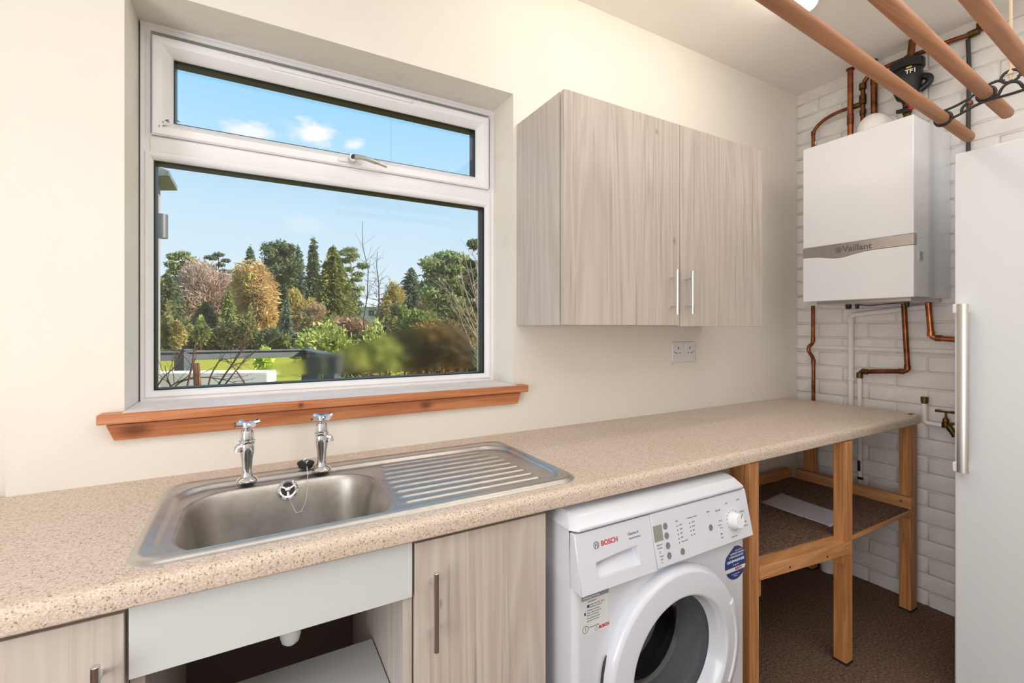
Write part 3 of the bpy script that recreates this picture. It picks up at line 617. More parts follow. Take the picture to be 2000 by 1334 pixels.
    grp([('Spin', .0055, .117, .7325, 'LEFT', 0)]+[(s, .0052, .128, .7215-.0098*i, 'LEFT', 0) for i, s in enumerate(('1200', '1000', '800', '600', 'Rinse Hold'))]
        + [('Programme Status', .0052, .160, .7315, 'LEFT', 0)]+[(s, .0052, .174, .7195-.0096*i, 'LEFT', 0) for i, s in enumerate(('Wash', 'Rinse', 'Spin', 'End'))]
        + [('Reduced', .0055, .041, .691, 'LEFT', 0), ('Ironing', .0055, .043, .684, 'LEFT', 0), ('O', .007, .047, .674, 'LEFT', 0), ('Water', .0050, .046, .665, 'LEFT', 0), ('Plus', .0050, .048, .658, 'LEFT', 0), ('3s', .0050, .049, .651, 'LEFT', 0)]
        + [('Start', .0060, .2435, .7325, 'CENTER', .0001), ('|', .006, .2435, .723, 'CENTER', 0), ('Special', .0075, .272, .729, 'LEFT', 0), ('Cottons', .0060, .372, .709, 'LEFT', 0), ('Mixed Load', .0052, .368, .681, 'LEFT', 0), ('Delicates', .0058, .374, .671, 'LEFT', 0), ('Easy-Care', .0060, .332, .6535, 'CENTER', 0)]
        + [('Wool', .0055, .279, .702, 'LEFT', 0), ('Sports', .0050, .274, .692, 'LEFT', 0), ('Dark', .0050, .280, .684, 'LEFT', 0), ('Mix', .005, .278, .670, 'LEFT', .0002), ('Super', .005, .276, .661, 'LEFT', 0), ('Off', .0065, .317, .7395, 'LEFT', 0), ('Quick', .006, .365, .741, 'LEFT', 0)], 'grid', fas)
    tk = MB()
    for k in range(16):
        a = R(360*k/16+8); tk.obox(pp(.339+.0265*math.cos(a), .693+.0265*math.sin(a), .0003), Xn*.0011, E*.0011, NN*.0002)
    tk.build('dial_marks', 'grid', fas)['kind'] = 'stuff'
    k = MB(); cc = np.array(pp(.339, .6925)); rp = lambda r, h: [tuple(cc+Xn*r*math.cos(a)+E*r*math.sin(a)+NN*h) for a in (2*math.pi*k_/28 for k_ in range(28))]
    k.loft([rp(.0225, 0), rp(.0218, .012), rp(.0195, .020), rp(.0170, .022)], False, True); kn = k.build('dial', 'whitepl', fas, smooth=True)
    MB().obox(tuple(cc+Xn*.009+E*.012+NN*.0222), (Xn*.006+E*.008)*.6, (Xn*.8-E*.6)*.0007, NN*.0004).build('pointer', 'darkp', kn)
    # porthole door
    d = MB(); yy = yf
    prof = [(.232, .002), (.2345, -.006), (.2338, -.018), (.2305, -.0270), (.2245, -.0320), (.2222, -.0328), (.2195, -.0331), (.174, -.0386), (.171, -.0387), (.169, -.0378), (.1655, -.034), (.159, -.016), (.155, -.002), (.152, .006)]
    d.lathe([(r, h) for r, h in prof], (cx, yy, cz), 'y', 72, False); dr_ = d.build('door', 'white', t, smooth=True, angle=60); dr_['label'] = 'round porthole door'
    # pull handle inset on the ring
    hm = MB(); A = [R(a) for a in range(-32, 29, 5)]
    for ra, rb, nm in ((.205, .2285, 0),):
        f = [];
        def pt(r, a, h): return (cx+r*math.cos(a), yy+h, cz+r*math.sin(a))
        hm.loft([[pt(rb+.0045, a, -.0240), pt(rb-.004, a, -.0350), pt(ra+.004, a, -.0385), pt(ra, a, -.0345)] for a in A])
    hm.build('pull_handle', 'white', dr_, bevel=.0012)
    MB().tube([(cx+.2335*math.cos(R(a)), yy-.003, cz+.2335*math.sin(R(a))) for a in range(160, 204, 4)], [.0012]+[.0042]*9+[.0012], 8).build('hinge', 'darkp', dr_, smooth=True)
    gb = MB().lathe([(.153, .004), (.1525, .012), (.146, .030), (.134, .060), (.128, .085), (.118, .093), (.09, .094), (.05, .090), (.0, .089)], (cx, yy, cz), 'y', 56, False)
    gb.build('glass_bowl', glassmat('porthole_glass', (.86, .88, .90), 1.6, .05), dr_, smooth=True)
    MB().lathe([(.205, .012), (.198, .03), (.176, .05), (.172, .085), (.160, .10), (.156, .12)], (cx, yy, cz), 'y', 48, False).build('door_seal', mat('grey_door_seal', (120, 122, 124), .5), t, smooth=True)
    dm = MB().lathe([(.156, .12), (.205, .125), (.215, .14), (.215, .44), (.19, .46), (.0, .46)], (cx, yy, cz), 'y', 48, False).build('drum', mat('drum_steel', (74, 74, 78), .5, .6), t, smooth=True)
    hb = MB()
    for ri in range(9):
        for k_ in range(48):
            a = 2*math.pi*(k_+.5*(ri % 2))/48; r = .2135; hb.obox((cx+r*math.cos(a), yy+.16+.03*ri, cz+r*math.sin(a)), (.003*math.sin(a), 0, -.003*math.cos(a)), (0, .003, 0), (.0006*math.cos(a), 0, .0006*math.sin(a)))
    o = hb.build('drum_holes', 'black', dm, fix=False); o['kind'] = 'stuff'
    # energy label and round blue guarantee sticker
    sx0, sx1 = -.181, -.102; ys = yf-.0006; Z_ = (0, 0, 1)
    s = MB().box(sx0, sx1, yf-.0007, yf-.0001, .530, .629).build('label_sheet', 'sticker', t); MB().box(sx0, sx1, yf-.0010, yf-.0006, .6105, .629).build('label_band', 'stickgrey', s)
    f = lambda q, sz, x, z, al='LEFT', bd=0: (q, sz, (x, yf-.0012, z), X, Z_, al, .0001, bd)
    texts([f('Bosch Classixx', .0072, sx0+.005, .6235, bd=.0002), f('Washing Machine', .0068, sx0+.005, .6155)], s, 'white_ink')
    texts([f('1-6kg capacity', .0046, sx0+.016, .606), f('Large water flow sensor', .0044, sx0+.024, .598), f('optimises the use of', .0044, sx0+.024, .5925), f('detergent and water', .0044, sx0+.016, .586), f('Wash with care for all', .0044, sx0+.016, .580), f('fabrics and colours', .0044, sx0+.016, .5745), f('Reload function, add', .0044, sx0+.016, .568), f('garments mid cycle', .0044, sx0+.016, .562), f('2 year guarantee', .0046, sx0+.020, .547)], s, 'grid')
    texts([f('BOSCH', .0095, sx0+.050, .5385, bd=.0004)], s, 'red'); texts([f('1', .011, sx0+.0115, .5445, 'CENTER')], s, 'grid')
    ib = MB().box(sx0+.016, sx0+.0225, yf-.0012, yf-.0007, .5925, .5985).box(sx0+.008, sx0+.012, yf-.0012, yf-.0007, .577, .583); ib.build('label_icons', 'blue', s)
    lg = MB()
    for (ox, oz, rr) in ((sx0+.0115, .5445, .0085), (sx0+.0425, .538, .0045)):
        rp2 = lambda r, h: [(ox+r*math.cos(a), yf+h, oz+r*math.sin(a)) for a in (2*math.pi*k_/20 for k_ in range(20))]
        lg.loft([rp2(rr, -.0007), rp2(rr, -.0010), rp2(rr*.86, -.0010), rp2(rr*.86, -.0007)], False, False)
    lg.build('label_emblem', 'grid', s)
    bx, bz, br = .367, .563, .047; b = MB(); h = -.001
    pts = [(bx+br*math.cos(a), bz+br*math.sin(a)) for a in (2*math.pi*k_/48 for k_ in range(48))]
    pts = [(x, z) for x, z in pts if not (x < bx-.010 and z > bz+.028)]
    top = [p for p in pts if p[1] > bz-.013]; low = [p for p in pts if p[1] < bz-.023]
    b = MB().prism(pts, yf-.0007, yf-.0001, 'y').build('guarantee_sticker', 'sticker', t); b['label'] = 'round blue and white sticker'
    key = lambda p: math.atan2(p[1]-bz, p[0]-bx)
    for q in (sorted(top, key=lambda p: (key(p)+math.pi/2+.35) % (2*math.pi)), low): MB().prism(q, yf-.0010, yf-.0006, 'y').build('sticker_field', 'blue', b)
    g = lambda q, sz, z, bd=0, dx=0: (q, sz, (bx+dx, yf-.0012, z), X, Z_, 'CENTER', .0001, bd)
    texts([g('CALL US TO', .0055, bz+.034, dx=.012), g('ACTIVATE YOUR FREE', .0060, bz+.0265, .0001, .006), g('2 YEAR GUARANTEE', .0068, bz+.018, .0001, .002), g('Call 08444.810.382', .0098, bz+.006, .0003), g('lines open daily', .0042, bz-.005), g('for your peace of mind', .0038, bz-.031), g('T&Cs apply', .0036, bz-.037)], b, 'white_ink')
    texts([g('BOSCH', .0085, bz-.0178, .0003, .012)], b, 'red')
washer()

# ================================================================== TIMBER BENCH UNDER THE WORKTOP
def bench():
    t = thing('timber_bench_frame', 'pine bench frame with carpeted shelf supporting the right end of the worktop', 'frame', (1.1, -.3, 0))
    def leg(x0, x1, y0, y1, pad=True, zt=.812):
        l = MB().box(x0, x1, y0, y1, .007 if pad else 0, zt).build('leg', 'pinez', t, bevel=.002)
        if pad: MB().box(x0-.002, x1+.001, y0-.002, y1+.002, 0, .008).build('foot_pad', 'rubber', l)
    leg(.499, .546, -.562, -.492, False); leg(1.052, 1.096, -.572, -.528); leg(1.644, 1.704, -.548, -.505)
    leg(.499, .546, -.10, -.03, False); leg(1.640, 1.690, -.150, -.105)
    # front rail, dropping a little to the right, with packing blocks below its ends
    MB().add([(.546, -.566, .444), (1.085, -.576, .402), (1.085, -.576, .446), (.546, -.566, .486), (.546, -.530, .444), (1.052, -.5275, .402), (1.052, -.5275, .452), (.546, -.530, .494)],
             [(0, 1, 2, 3), (5, 4, 7, 6), (3, 2, 6, 7), (1, 0, 4, 5), (4, 0, 3, 7), (1, 5, 6, 2)]).build('front_rail', 'pinex', t, bevel=.0015)
    MB().box(.546, .562, -.558, -.500, .388, .446).build('block', 'pinez', t, bevel=.001); MB().box(1.030, 1.052, -.572, -.530, .372, .405).build('block', 'pinez', t, bevel=.001)
    MB().box(1.612, 1.643, -.560, -.08, .452, .502).build('side_rail', 'piney', t, bevel=.0015)
    MB().box(1.625, 1.643, -.545, -.505, .405, .444).build('block', 'pinez', t, bevel=.001)
    MB().box(.546, 1.612, -.062, -.034, .452, .500).build('back_rail', 'pinex', t, bevel=.0015)
    # shelf boards and their carpet
    b = MB().prism([(.562, .476), (1.113, .436), (1.113, .450), (.562, .490)], -.5275, -.064, 'y').build('shelf_board', 'pinex', t)
    MB().prism([(.564, .490), (1.111, .450), (1.111, .456), (.564, .496)], -.524, -.066, 'y').build('carpet', 'carpet', b)
    b = MB().box(1.118, 1.634, -.560, -.064, .436, .450).build('shelf_board', 'pinex', t, bevel=.001)
    MB().box(1.120, 1.609, -.552, -.066, .450, .456).build('carpet', 'carpet', b)
    nl = MB()
    for p in ((.70, -.569, .448), (.92, -.573, .43)): MB().lathe([(.0, -.0015), (.004, -.001), (.004, .002)], p, 'y', 10).build('nail', 'iron', t)
    nl.lathe([(.0, -.0015), (.004, -.001), (.004, .002)], (1.611, -.525, .482), 'x', 10); nl.build('nail', 'iron', t)
bench()
tp = MB(); nx, ny = 14, 20; rr = random.Random(3); hh = [[.4572+.0012*rr.random()+.002*max(0, math.sin(i*.9+j*.35))*.5 for j in range(ny+1)] for i in range(nx+1)]
tp.add([((1-i/nx)*(1.125+.005*j/ny)+(i/nx)*(1.30+.025*j/ny), (1-i/nx)*(-.485+.285*j/ny)+(i/nx)*(-.465+.29*j/ny), hh[i][j]) for i in range(nx+1) for j in range(ny+1)], [(i*(ny+1)+j, (i+1)*(ny+1)+j, (i+1)*(ny+1)+j+1, i*(ny+1)+j+1) for i in range(nx) for j in range(ny)])
o = tp.build('paper_sheet', 'paper', smooth=True); tag(o, 'pale grey sheet of paper lying on the carpeted bench shelf', 'paper'); so = o.modifiers.new('s', 'SOLIDIFY'); so.thickness = .0006
t = thing('waste_pipe', 'white plastic pipe stub rising from the floor beneath the bench shelf', 'pipe', (1.70, -.19, 0))
MB().tube(bend([(1.715, -.190, 0), (1.715, -.190, .095), (1.76, -.190, .13)], .05), .036, 16).build('pipe', 'whitepipe', t, smooth=True); MB().lathe([(.036, .03), (.042, .032), (.042, .06), (.036, .062)], (1.715, -.19, 0), 'z', 20, False).build('collar', 'whitepipe', t, smooth=True)

# ================================================================== BOILER
def boiler():
    t = thing('gas_boiler', 'white wall-hung gas boiler with a silver strip on the brick wall', 'boiler', (1.6, -.43, 1.347))
    xf, y0, y1, z0, z1 = 1.412, -.640, -.226, 1.349, 2.060
    MB().box(xf+.035, XR-.004, y0+.002, y1-.002, z0+.004, z1-.001).build('casing', 'boiler', t, bevel=.003)
    # front door in three areas: upper, strip with a drooping lower edge, lower
    def Y(q): return y1+(y0-y1)*q
    n = 28; zt = 1.5955
    def zlow(q): return 1.5535-.0175*math.exp(-((q-.36)/.17)**2)
    m = MB().box(xf, xf+.033, y0, y1, zt+.0012, z1); up = m.build('front_panel', 'boiler', t, bevel=.004, seg=3)
    lo = [(Y(q), zlow(q)-.0012) for q in np.linspace(0, 1, n)]
    MB().prism([(y0, z0), (y1, z0)]+lo, xf, xf+.033, 'x').build('lower_panel', 'boiler', t, bevel=.003, seg=2)
    st = MB().prism([(y0, zt), (y1, zt)]+[(Y(q), zlow(q)) for q in np.linspace(0, 1, n)], xf+.0005, xf+.03, 'x').build('trim_strip', 'silver', t, bevel=.001)
    text('Vaillant', .037, (xf-.0004, -.392, 1.570), (0, -1, 0), (0, 0, 1), 'silverdk', st, bold=.0006)
    e = MB(); c = (xf, -.377, 1.569)
    rp = lambda r, h, s=1: [(c[0]+h, c[1]+r*math.cos(a), c[2]+s*r*math.sin(a)) for a in (2*math.pi*k/24 for k in range(24))]
    e.loft([rp(.0125, 0), rp(.0125, -.001), rp(.0103, -.001), rp(.0103, 0)], False, False)
    for dy, dz, ry, rz in ((0, -.0025, .0055, .0045), (.003, .0045, .0016, .0045), (-.003, .0045, .0016, .0045)):
        e.loft([[(c[0]+h, c[1]+dy+ry*math.cos(a), c[2]+dz+rz*math.sin(a)) for a in (2*math.pi*k/12 for k in range(12))] for h in (0, -.0008)])
    e.build('emblem', 'silverdk', st)
    MB().box(xf+.050, xf+.079, y0-.0012, y0+.001, 1.495, 1.530).build('type_label', 'silver', t); MB().box(xf+.052, xf+.066, y0-.0016, y0-.001, 1.497, 1.528).build('type_label_print', 'stickgrey', t)
    # underside fittings
    m = MB(); m.box(xf+.06, XR-.01, y0+.03, y1-.03, z0-.012, z0+.006); m.build('base_tray', 'silver', t)
    for yy, r in ((-.33, .012), (-.365, .008), (-.55, .009)):
        MB().lathe([(r*.7, .012), (r, .008), (r, -.016), (r*.75, -.022), (.0, -.023)], (1.60, yy, z0-.01), 'z', 12).build('service_valve', 'black', t, smooth=True)
    MB().tube(bend([(1.60, -.36, z0-.012), (1.58, -.42, z0-.022), (1.58, -.48, z0-.016), (1.60, -.54, z0-.012)], .03), .0025, 6).build('wire', 'cable', t)
boiler()
t = thing('flue_elbow', 'white plastic flue elbow on top of the gas boiler', 'flue', (1.58, -.425, 2.06))
m = MB().lathe([(.066, 2.061), (.066, 2.075), (.054, 2.08), (.054, 2.10)], (1.58, -.432, 0), 'z', 28, False)
m.tube(bend([(1.58, -.432, 2.08), (1.58, -.432, 2.132), (1.765, -.432, 2.132)], .055, 8), .054, 28); m.build('elbow', 'whitepipe', t, smooth=True)
MB().lathe([(.054, -.05), (.060, -.048), (.060, 0)], (1.75, -.432, 2.132), 'x', 24, False).build('collar', 'whitepipe', t, smooth=True)

# ================================================================== PIPES (each run one thing, its fittings parts)
def pipe(lab, runs, r, m, fits=(), cat='pipe', name='copper_pipe', rad=.025):
    p0 = runs[0]; t = thing(name, lab, cat, p0)
    MB().tube(bend(runs, rad), r, 12).build('pipe', m, t, smooth=True)
    for nm, p, ax, rr, ln, mm in fits:
        MB().lathe([(rr*.92, -ln/2), (rr, -ln/2+.001), (rr, ln/2-.001), (rr*.92, ln/2)], p, ax, 14).build(nm, mm, t, smooth=True)
    return t
WXp = 1.742
pipe('copper pipe with a kink dropping from the left end of the boiler behind the worktop', [(WXp, -.100, 1.345), (WXp, -.100, 1.150), (1.722, -.088, 1.128), (1.722, -.088, 1.105), (WXp, -.102, 1.07), (WXp, -.102, .62)], .0085, 'oldcopper',
     [('solder_collar', (WXp, -.100, 1.165), 'z', .0102, .024, 'oldcopper'), ('solder_collar', (WXp, -.102, 1.052), 'z', .0102, .024, 'oldcopper')], rad=.02)
pipe('dark copper pipe under the boiler turning left to a brass elbow', [(1.73, -.492, 1.336), (1.735, -.504, 1.034), (1.745, -.315, 1.016), (1.745, -.312, .985)], .0105, 'oldcopper',
     [('elbow_collar', (1.735, -.503, 1.050), 'z', .0125, .022, 'oldcopper'), ('elbow_collar', (1.737, -.480, 1.031), 'y', .0125, .022, 'oldcopper'), ('brass_elbow', (1.745, -.335, 1.018), 'y', .0135, .026, 'brass'), ('brass_elbow', (1.745, -.312, .998), 'z', .0135, .026, 'brass')], rad=.018)
pipe('white painted pipe going down behind the worktop from the brass elbow', [(1.747, -.312, .985), (1.747, -.312, .47)], .0095, 'whitepipe', [('black_clip', (1.738, -.312, .56), 'z', .006, .05, 'black'), ('black_clip', (1.738, -.318, .50), 'y', .006, .022, 'black')], name='painted_pipe')
pipe('bright copper pipe under the right corner of the boiler, turning behind the freezer', [(1.73, -.578, 1.336), (1.738, -.586, 1.186), (1.742, -.80, 1.166)], .0115, 'copper', [('elbow_collar', (1.737, -.585, 1.203), 'z', .0135, .022, 'copper'), ('elbow_collar', (1.740, -.61, 1.184), 'y', .0135, .022, 'oldcopper')], rad=.02)
pipe('white painted pipe running along under the boiler and down the brick wall', [(1.760, -.560, 1.322), (1.760, -.268, 1.292), (1.760, -.268, .60)], .0125, 'whitepipe', [('pipe_clip', (1.760, -.268, .975), 'z', .020, .008, 'whitepipe'), ('elbow_collar', (1.760, -.268, 1.265), 'z', .0148, .03, 'whitepipe')], name='painted_pipe')
t = pipe('white painted pipe stub with a brass cap beside the end of the worktop', [(1.745, -.560, .898), (1.745, -.560, .812), (1.755, -.68, .806)], .0105, 'whitepipe', [('brass_cap', (1.745, -.560, .914), 'z', .0135, .022, 'brass'), ('brass_collar', (1.745, -.560, .902), 'z', .0115, .012, 'brass')], name='painted_pipe', rad=.015)
t = thing('hose_tap', 'old brass garden hose tap with T handle on the brick wall', 'tap', (1.74, -.628, .83))
MB().tube(bend([(1.775, -.648, .815), (1.735, -.640, .815), (1.725, -.655, .80), (1.725, -.668, .775)], .02), [.011]*4+[.0125]*6+[.011]*4, 12).build('body', 'brass', t, smooth=True)
MB().lathe([(.0135, .805), (.0135, .826), (.0105, .828), (.0115, .836), (.008, .845), (.004, .848), (.004, .869)], (1.736, -.634, 0), 'z', 14).build('bonnet', 'brass', t, smooth=True)
MB().tube([(1.736, -.600, .872), (1.736, -.612, .873), (1.736, -.626, .872), (1.736, -.642, .872), (1.736, -.656, .873), (1.736, -.668, .872)], [.0055, .006, .0042, .0042, .006, .0055], 10).build('tee_handle', 'brass', t, smooth=True)
# above the boiler
pipe('thin copper pipe curving from the top left of the boiler to the brass valve', [(1.735, -.105, 2.062), (1.735, -.105, 2.262), (1.735, -.15, 2.298), (1.735, -.21, 2.312), (1.735, -.268, 2.312)], .0085, 'oldcopper', [('white_clip', (1.742, -.105, 2.195), 'z', .012, .018, 'whitepipe'), ('collar', (1.735, -.105, 2.25), 'z', .0102, .02, 'oldcopper')], rad=.03)
pipe('copper pipe with solder runs dropping from ceiling to boiler, leftmost of three', [(1.728, -.280, ZC), (1.728, -.280, 2.062)], .0125, 'copper', [('ceiling_plate', (1.728, -.280, ZC-.004), 'z', .018, .008, 'oldcopper'), ('collar', (1.728, -.280, 2.25), 'z', .0142, .05, 'oldcopper')])
t = pipe('copper pipe rising with brass valve then running along the brick wall near the ceiling', [(1.742, -.327, 2.062), (1.742, -.327, 2.408), (1.745, -.350, 2.440), (1.748, -.44, 2.447), (1.752, -.62, 2.447), (1.755, -.70, 2.440), (1.756, -.735, 2.440), (1.756, -.745, 2.498)], .0095, 'oldcopper',
     [('valve_body', (1.740, -.327, 2.33), 'z', .0150, .045, 'brass'), ('valve_body', (1.740, -.300, 2.312), 'y', .0125, .045, 'brass'), ('compression_nut', (1.740, -.327, 2.395), 'z', .0150, .03, 'brass'), ('compression_nut', (1.742, -.327, 2.27), 'z', .0135, .025, 'brass'), ('end_elbow', (1.756, -.715, 2.440), 'y', .0145, .035, 'brass'), ('end_elbow', (1.756, -.738, 2.456), 'z', .0155, .032, 'brass')], rad=.02)
MB().lathe([(.0125, 2.472), (.0125, 2.499)], (1.756, -.745, 0), 'z', 12).build('white_sleeve', 'whitepipe', t)
pipe('copper pipe dropping from ceiling to boiler, rightmost of the group of three', [(1.745, -.372, ZC), (1.745, -.372, 2.062)], .0135, 'oldcopper', [('collar', (1.745, -.372, 2.40), 'z', .0155, .03, 'oldcopper')])
pipe('dark cable pipe running down the brick wall beside the boiler behind the drying rails', [(1.758, -.697, 2.425), (1.762, -.700, 2.30), (1.759, -.698, 2.1), (1.760, -.697, 1.80), (1.760, -.697, .9)], .0075, 'cable', [('clip', (1.764, -.699, 2.16), 'z', .012, .014, 'oldcopper')], name='cable_conduit', rad=.05)
t = thing('magnetic_filter', 'black inline boiler water filter hanging on a copper pipe above the boiler', 'filter', (1.70, -.51, 2.06)); fx, fy = 1.700, -.515
MB().tube([(fx+.01, fy-.016, ZC), (fx+.005, fy-.008, 2.415)], .0135, 12).build('inlet_pipe', 'oldcopper', t, smooth=True)
MB().lathe([(.019, 2.408), (.019, 2.432)], (fx+.004, fy-.006, 0), 'z', 12).build('brass_nut', 'brass', t, bevel=.001)
MB().lathe([(.02, 2.412), (.056, 2.405), (.061, 2.398), (.061, 2.372), (.057, 2.367), (.050, 2.365)], (fx, fy, 0), 'z', 28).build('cap', 'black', t, smooth=True)
bd = MB().lathe([(.050, 2.368), (.054, 2.355), (.054, 2.315), (.047, 2.275), (.036, 2.245), (.022, 2.236), (.018, 2.225)], (fx, fy, 0), 'z', 28); o = bd.build('canister', 'black', t, smooth=True)
MB().tube(bend([(fx+.01, fy-.045, 2.325), (fx+.012, fy-.075, 2.31), (fx+.012, fy-.072, 2.285), (fx+.01, fy-.04, 2.265)], .02), .014, 10).build('side_lug', 'black', t, smooth=True)
text('TF1', .024, (fx-.0545, fy-.012, 2.338), (.30, -.95, 0), (0, 0, 1), 'white_ink', o, depth=.002, bold=.0006)
MB().obox((fx-.0497, fy-.024, 2.357), (.009*.42, -.009*.9, .001), (.0022, .001, 0), (0, 0, .0028)).build('yellow_mark', 'yellow', o); MB().obox((fx-.0440, fy+.034, 2.335), (.004*.7, .004*.8, .001), (.002, -.001, 0), (0, 0, .010)).build('yellow_mark', 'yellow', o)
MB().lathe([(.016, 2.226), (.016, 2.205), (.013, 2.203), (.017, 2.198), (.017, 2.178), (.0135, 2.174), (.0135, 2.062)], (fx, fy, 0), 'z', 16).build('brass_valve', 'brass', t, smooth=True)
MB().obox((fx-.022, fy+.006, 2.188), (.006, -.003, 0), (.004, .024, .004), (0, 0, .009)).build('valve_lever', 'black', t, bevel=.002); MB().obox((fx-.023, fy-.022, 2.190), (.006, 0, 0), (0, .009, 0), (0, 0, .009)).build('red_lever', 'redv', t, bevel=.002)

# ================================================================== FREEZER
def freezer():
    t = thing('tall_freezer', 'tall white freezer with a silver door handle beside the brick wall', 'freezer', (1.5, -1.13, 0)); xf = 1.20; y0, y1 = -1.425, -.822; z1 = 1.803
    MB().box(xf+.058, XR-.02, y0, y1, .03, z1-.004).build('cabinet_body', 'fridge', t, bevel=.004)
    MB().box(xf+.05, xf+.058, y0+.01, y1-.008, .06, z1-.02).build('door_gasket', 'seam', t)
    d = MB().box(xf, xf+.05, y0, y1, .05, z1).build('door', 'fridge', t, bevel=.005, seg=3)
    hy = -.838; zt, zb = 1.305, .762; xo = xf-.040
    hm = MB(); pr = [(xo+.006, hy+.000), (xo-.001, hy-.002), (xo-.003, hy-.012), (xo-.001, hy-.026), (xo+.003, hy-.030), (xo+.005, hy-.028), (xo+.003, hy-.014), (xo+.006, hy-.006)]
    hm.loft([[(x, y, z) for x, y in pr] for z in (zb, zt)]); h = hm.build('handle', 'alu', d, smooth=True, angle=50); h['label'] = 'brushed silver bar handle'
    for za, zb_ in ((zt-.030, zt+.001), (zb-.001, zb+.030)): MB().box(xo+.002, xf+.004, hy-.022, hy+.010, za, zb_).build('handle_bracket', 'whitepl', h, bevel=.003)
    m = MB()
    for yy in (y0+.05, y1-.05): 
        for xx in (xf+.1, XR-.08): MB().lathe([(.018, 0), (.018, .032)], (xx, yy, 0), 'z', 10).build('foot', 'rubber', t)
freezer()

# ================================================================== CEILING DRYING RACK
def airer():
    A = R(2.9); dx = np.array((math.cos(A), math.sin(A), 0)); dn = np.array((-math.sin(A), math.cos(A), 0)); c0 = np.array((CAM[0], CAM[1], CAM[2]))
    P = lambda s, d, h: c0+dx*s+dn*d+np.array((0, 0, h))
    t = thing('ceiling_drying_rack', 'wooden-railed pulley drying rack with black iron end bracket hanging from the ceiling', 'drying rack', tuple(P(1.3, .37, .75)))
    R_ = .0175; rails = [(.537, .710, 2.352, .45), (.4335, .750, 2.325, .44), (.324, .750, 2.33, .45), (.2205, .710, 2.35, .45)]
    for d, h, s1, s0 in rails:
        m = MB(); n = 14
        ringp = lambda s, r: [P(s, d+r*math.copysign(abs(math.cos(a))**.8, math.cos(a)), h+r*math.copysign(abs(math.sin(a))**.8, math.sin(a))) for a in (2*math.pi*k/n for k in range(n))]
        m.loft([ringp(s0, R_*.7), ringp(s0+.006, R_)]+[ringp(s, R_) for s in np.linspace(s0+.1, s1-.1, 8)]+[ringp(s1-.006, R_), ringp(s1, R_*.72)])
        m.build('rail', 'rail', t, smooth=True, angle=50)
    for s in (2.070, .75):
        b = MB(); dm = .379
        Q = lambda d, h: P(s, d, h)
        for d, h, _, _ in rails: b.tube([Q(d+(R_+.004)*math.cos(a), h+(R_+.004)*math.sin(a)) for a in (2*math.pi*k/16 for k in range(17))], .0048, 8, False)
        for sg in (1, -1):
            f = lambda e, h: Q(dm+sg*e, h)
            for pts in ([f(.158+.012, .700), f(.125, .706), f(.085, .722), f(.054, .729), f(.03, .728), f(0, .727)],
                        [f(.158+.008, .735), f(.125, .741), f(.095, .752), f(.076, .764)], [f(.054+.015, .768), f(.045, .779), f(.028, .781), f(.014, .774)],
                        [f(.112, .712), f(.112, .726), f(.104, .736), f(.096, .738)], [f(.020, .773), f(.022, .785), f(.014, .797), f(0, .801)], [f(0, .764), f(.014, .760), f(.022, .748), f(.026, .736), f(.036, .728)],
                        [f(.018, .772), f(.010, .766), f(0, .764)]):
                b.tube(bend(pts, .015, 3), .0044, 8)
        o = b.build('iron_bracket', 'iron', t, smooth=True); o['label'] = 'black cast iron end bracket'
        m = MB().tube([P(s, dm, .770), P(s, dm+.001, .785), P(s-.001, dm, .80), P(s, dm, ZC-CAM[2]-.002)], .0042, 8); m.lathe([(.003, -.008), (.0075, -.004), (.0075, .004), (.003, .008)], tuple(P(s, dm, .792)), 'z', 8); m.build('hanging_cord', 'rope', t, smooth=True)
        MB().lathe([(.0, -.03), (.012, -.028), (.014, -.012), (.022, -.004), (.022, -.0005)], (*P(s, dm, 0)[:2], ZC), 'z', 14).build('ceiling_hook', 'iron', t, smooth=True)
airer()

# ================================================================== CEILING LIGHT
def striplight():
    t = thing('strip_light', 'lit white fluorescent strip light along the ceiling', 'ceiling light', (.44, -.46, ZC)); y = -.462
    MB().box(-.20, 1.046, y-.030, y+.030, ZC-.026, ZC-.0005).build('base', 'whitepl', t, bevel=.004)
    n = 14; sec = lambda x, k: [(x, y+.027*k*math.cos(a), ZC-.026-.034*k*math.sin(a)) for a in (math.pi*j/n for j in range(n+1))]
    MB().loft([sec(-.185, 1), sec(1.028, 1)]).build('diffuser', 'lamp', t, smooth=True)
    for xs in (((1.028, 1.0), (1.038, .98), (1.046, .85)), ((-.185, 1.0), (-.195, .98), (-.203, .85))): MB().loft([sec(x, k*1.03) for x, k in xs]).build('end_cap', 'whitepl', t, smooth=True)
striplight()

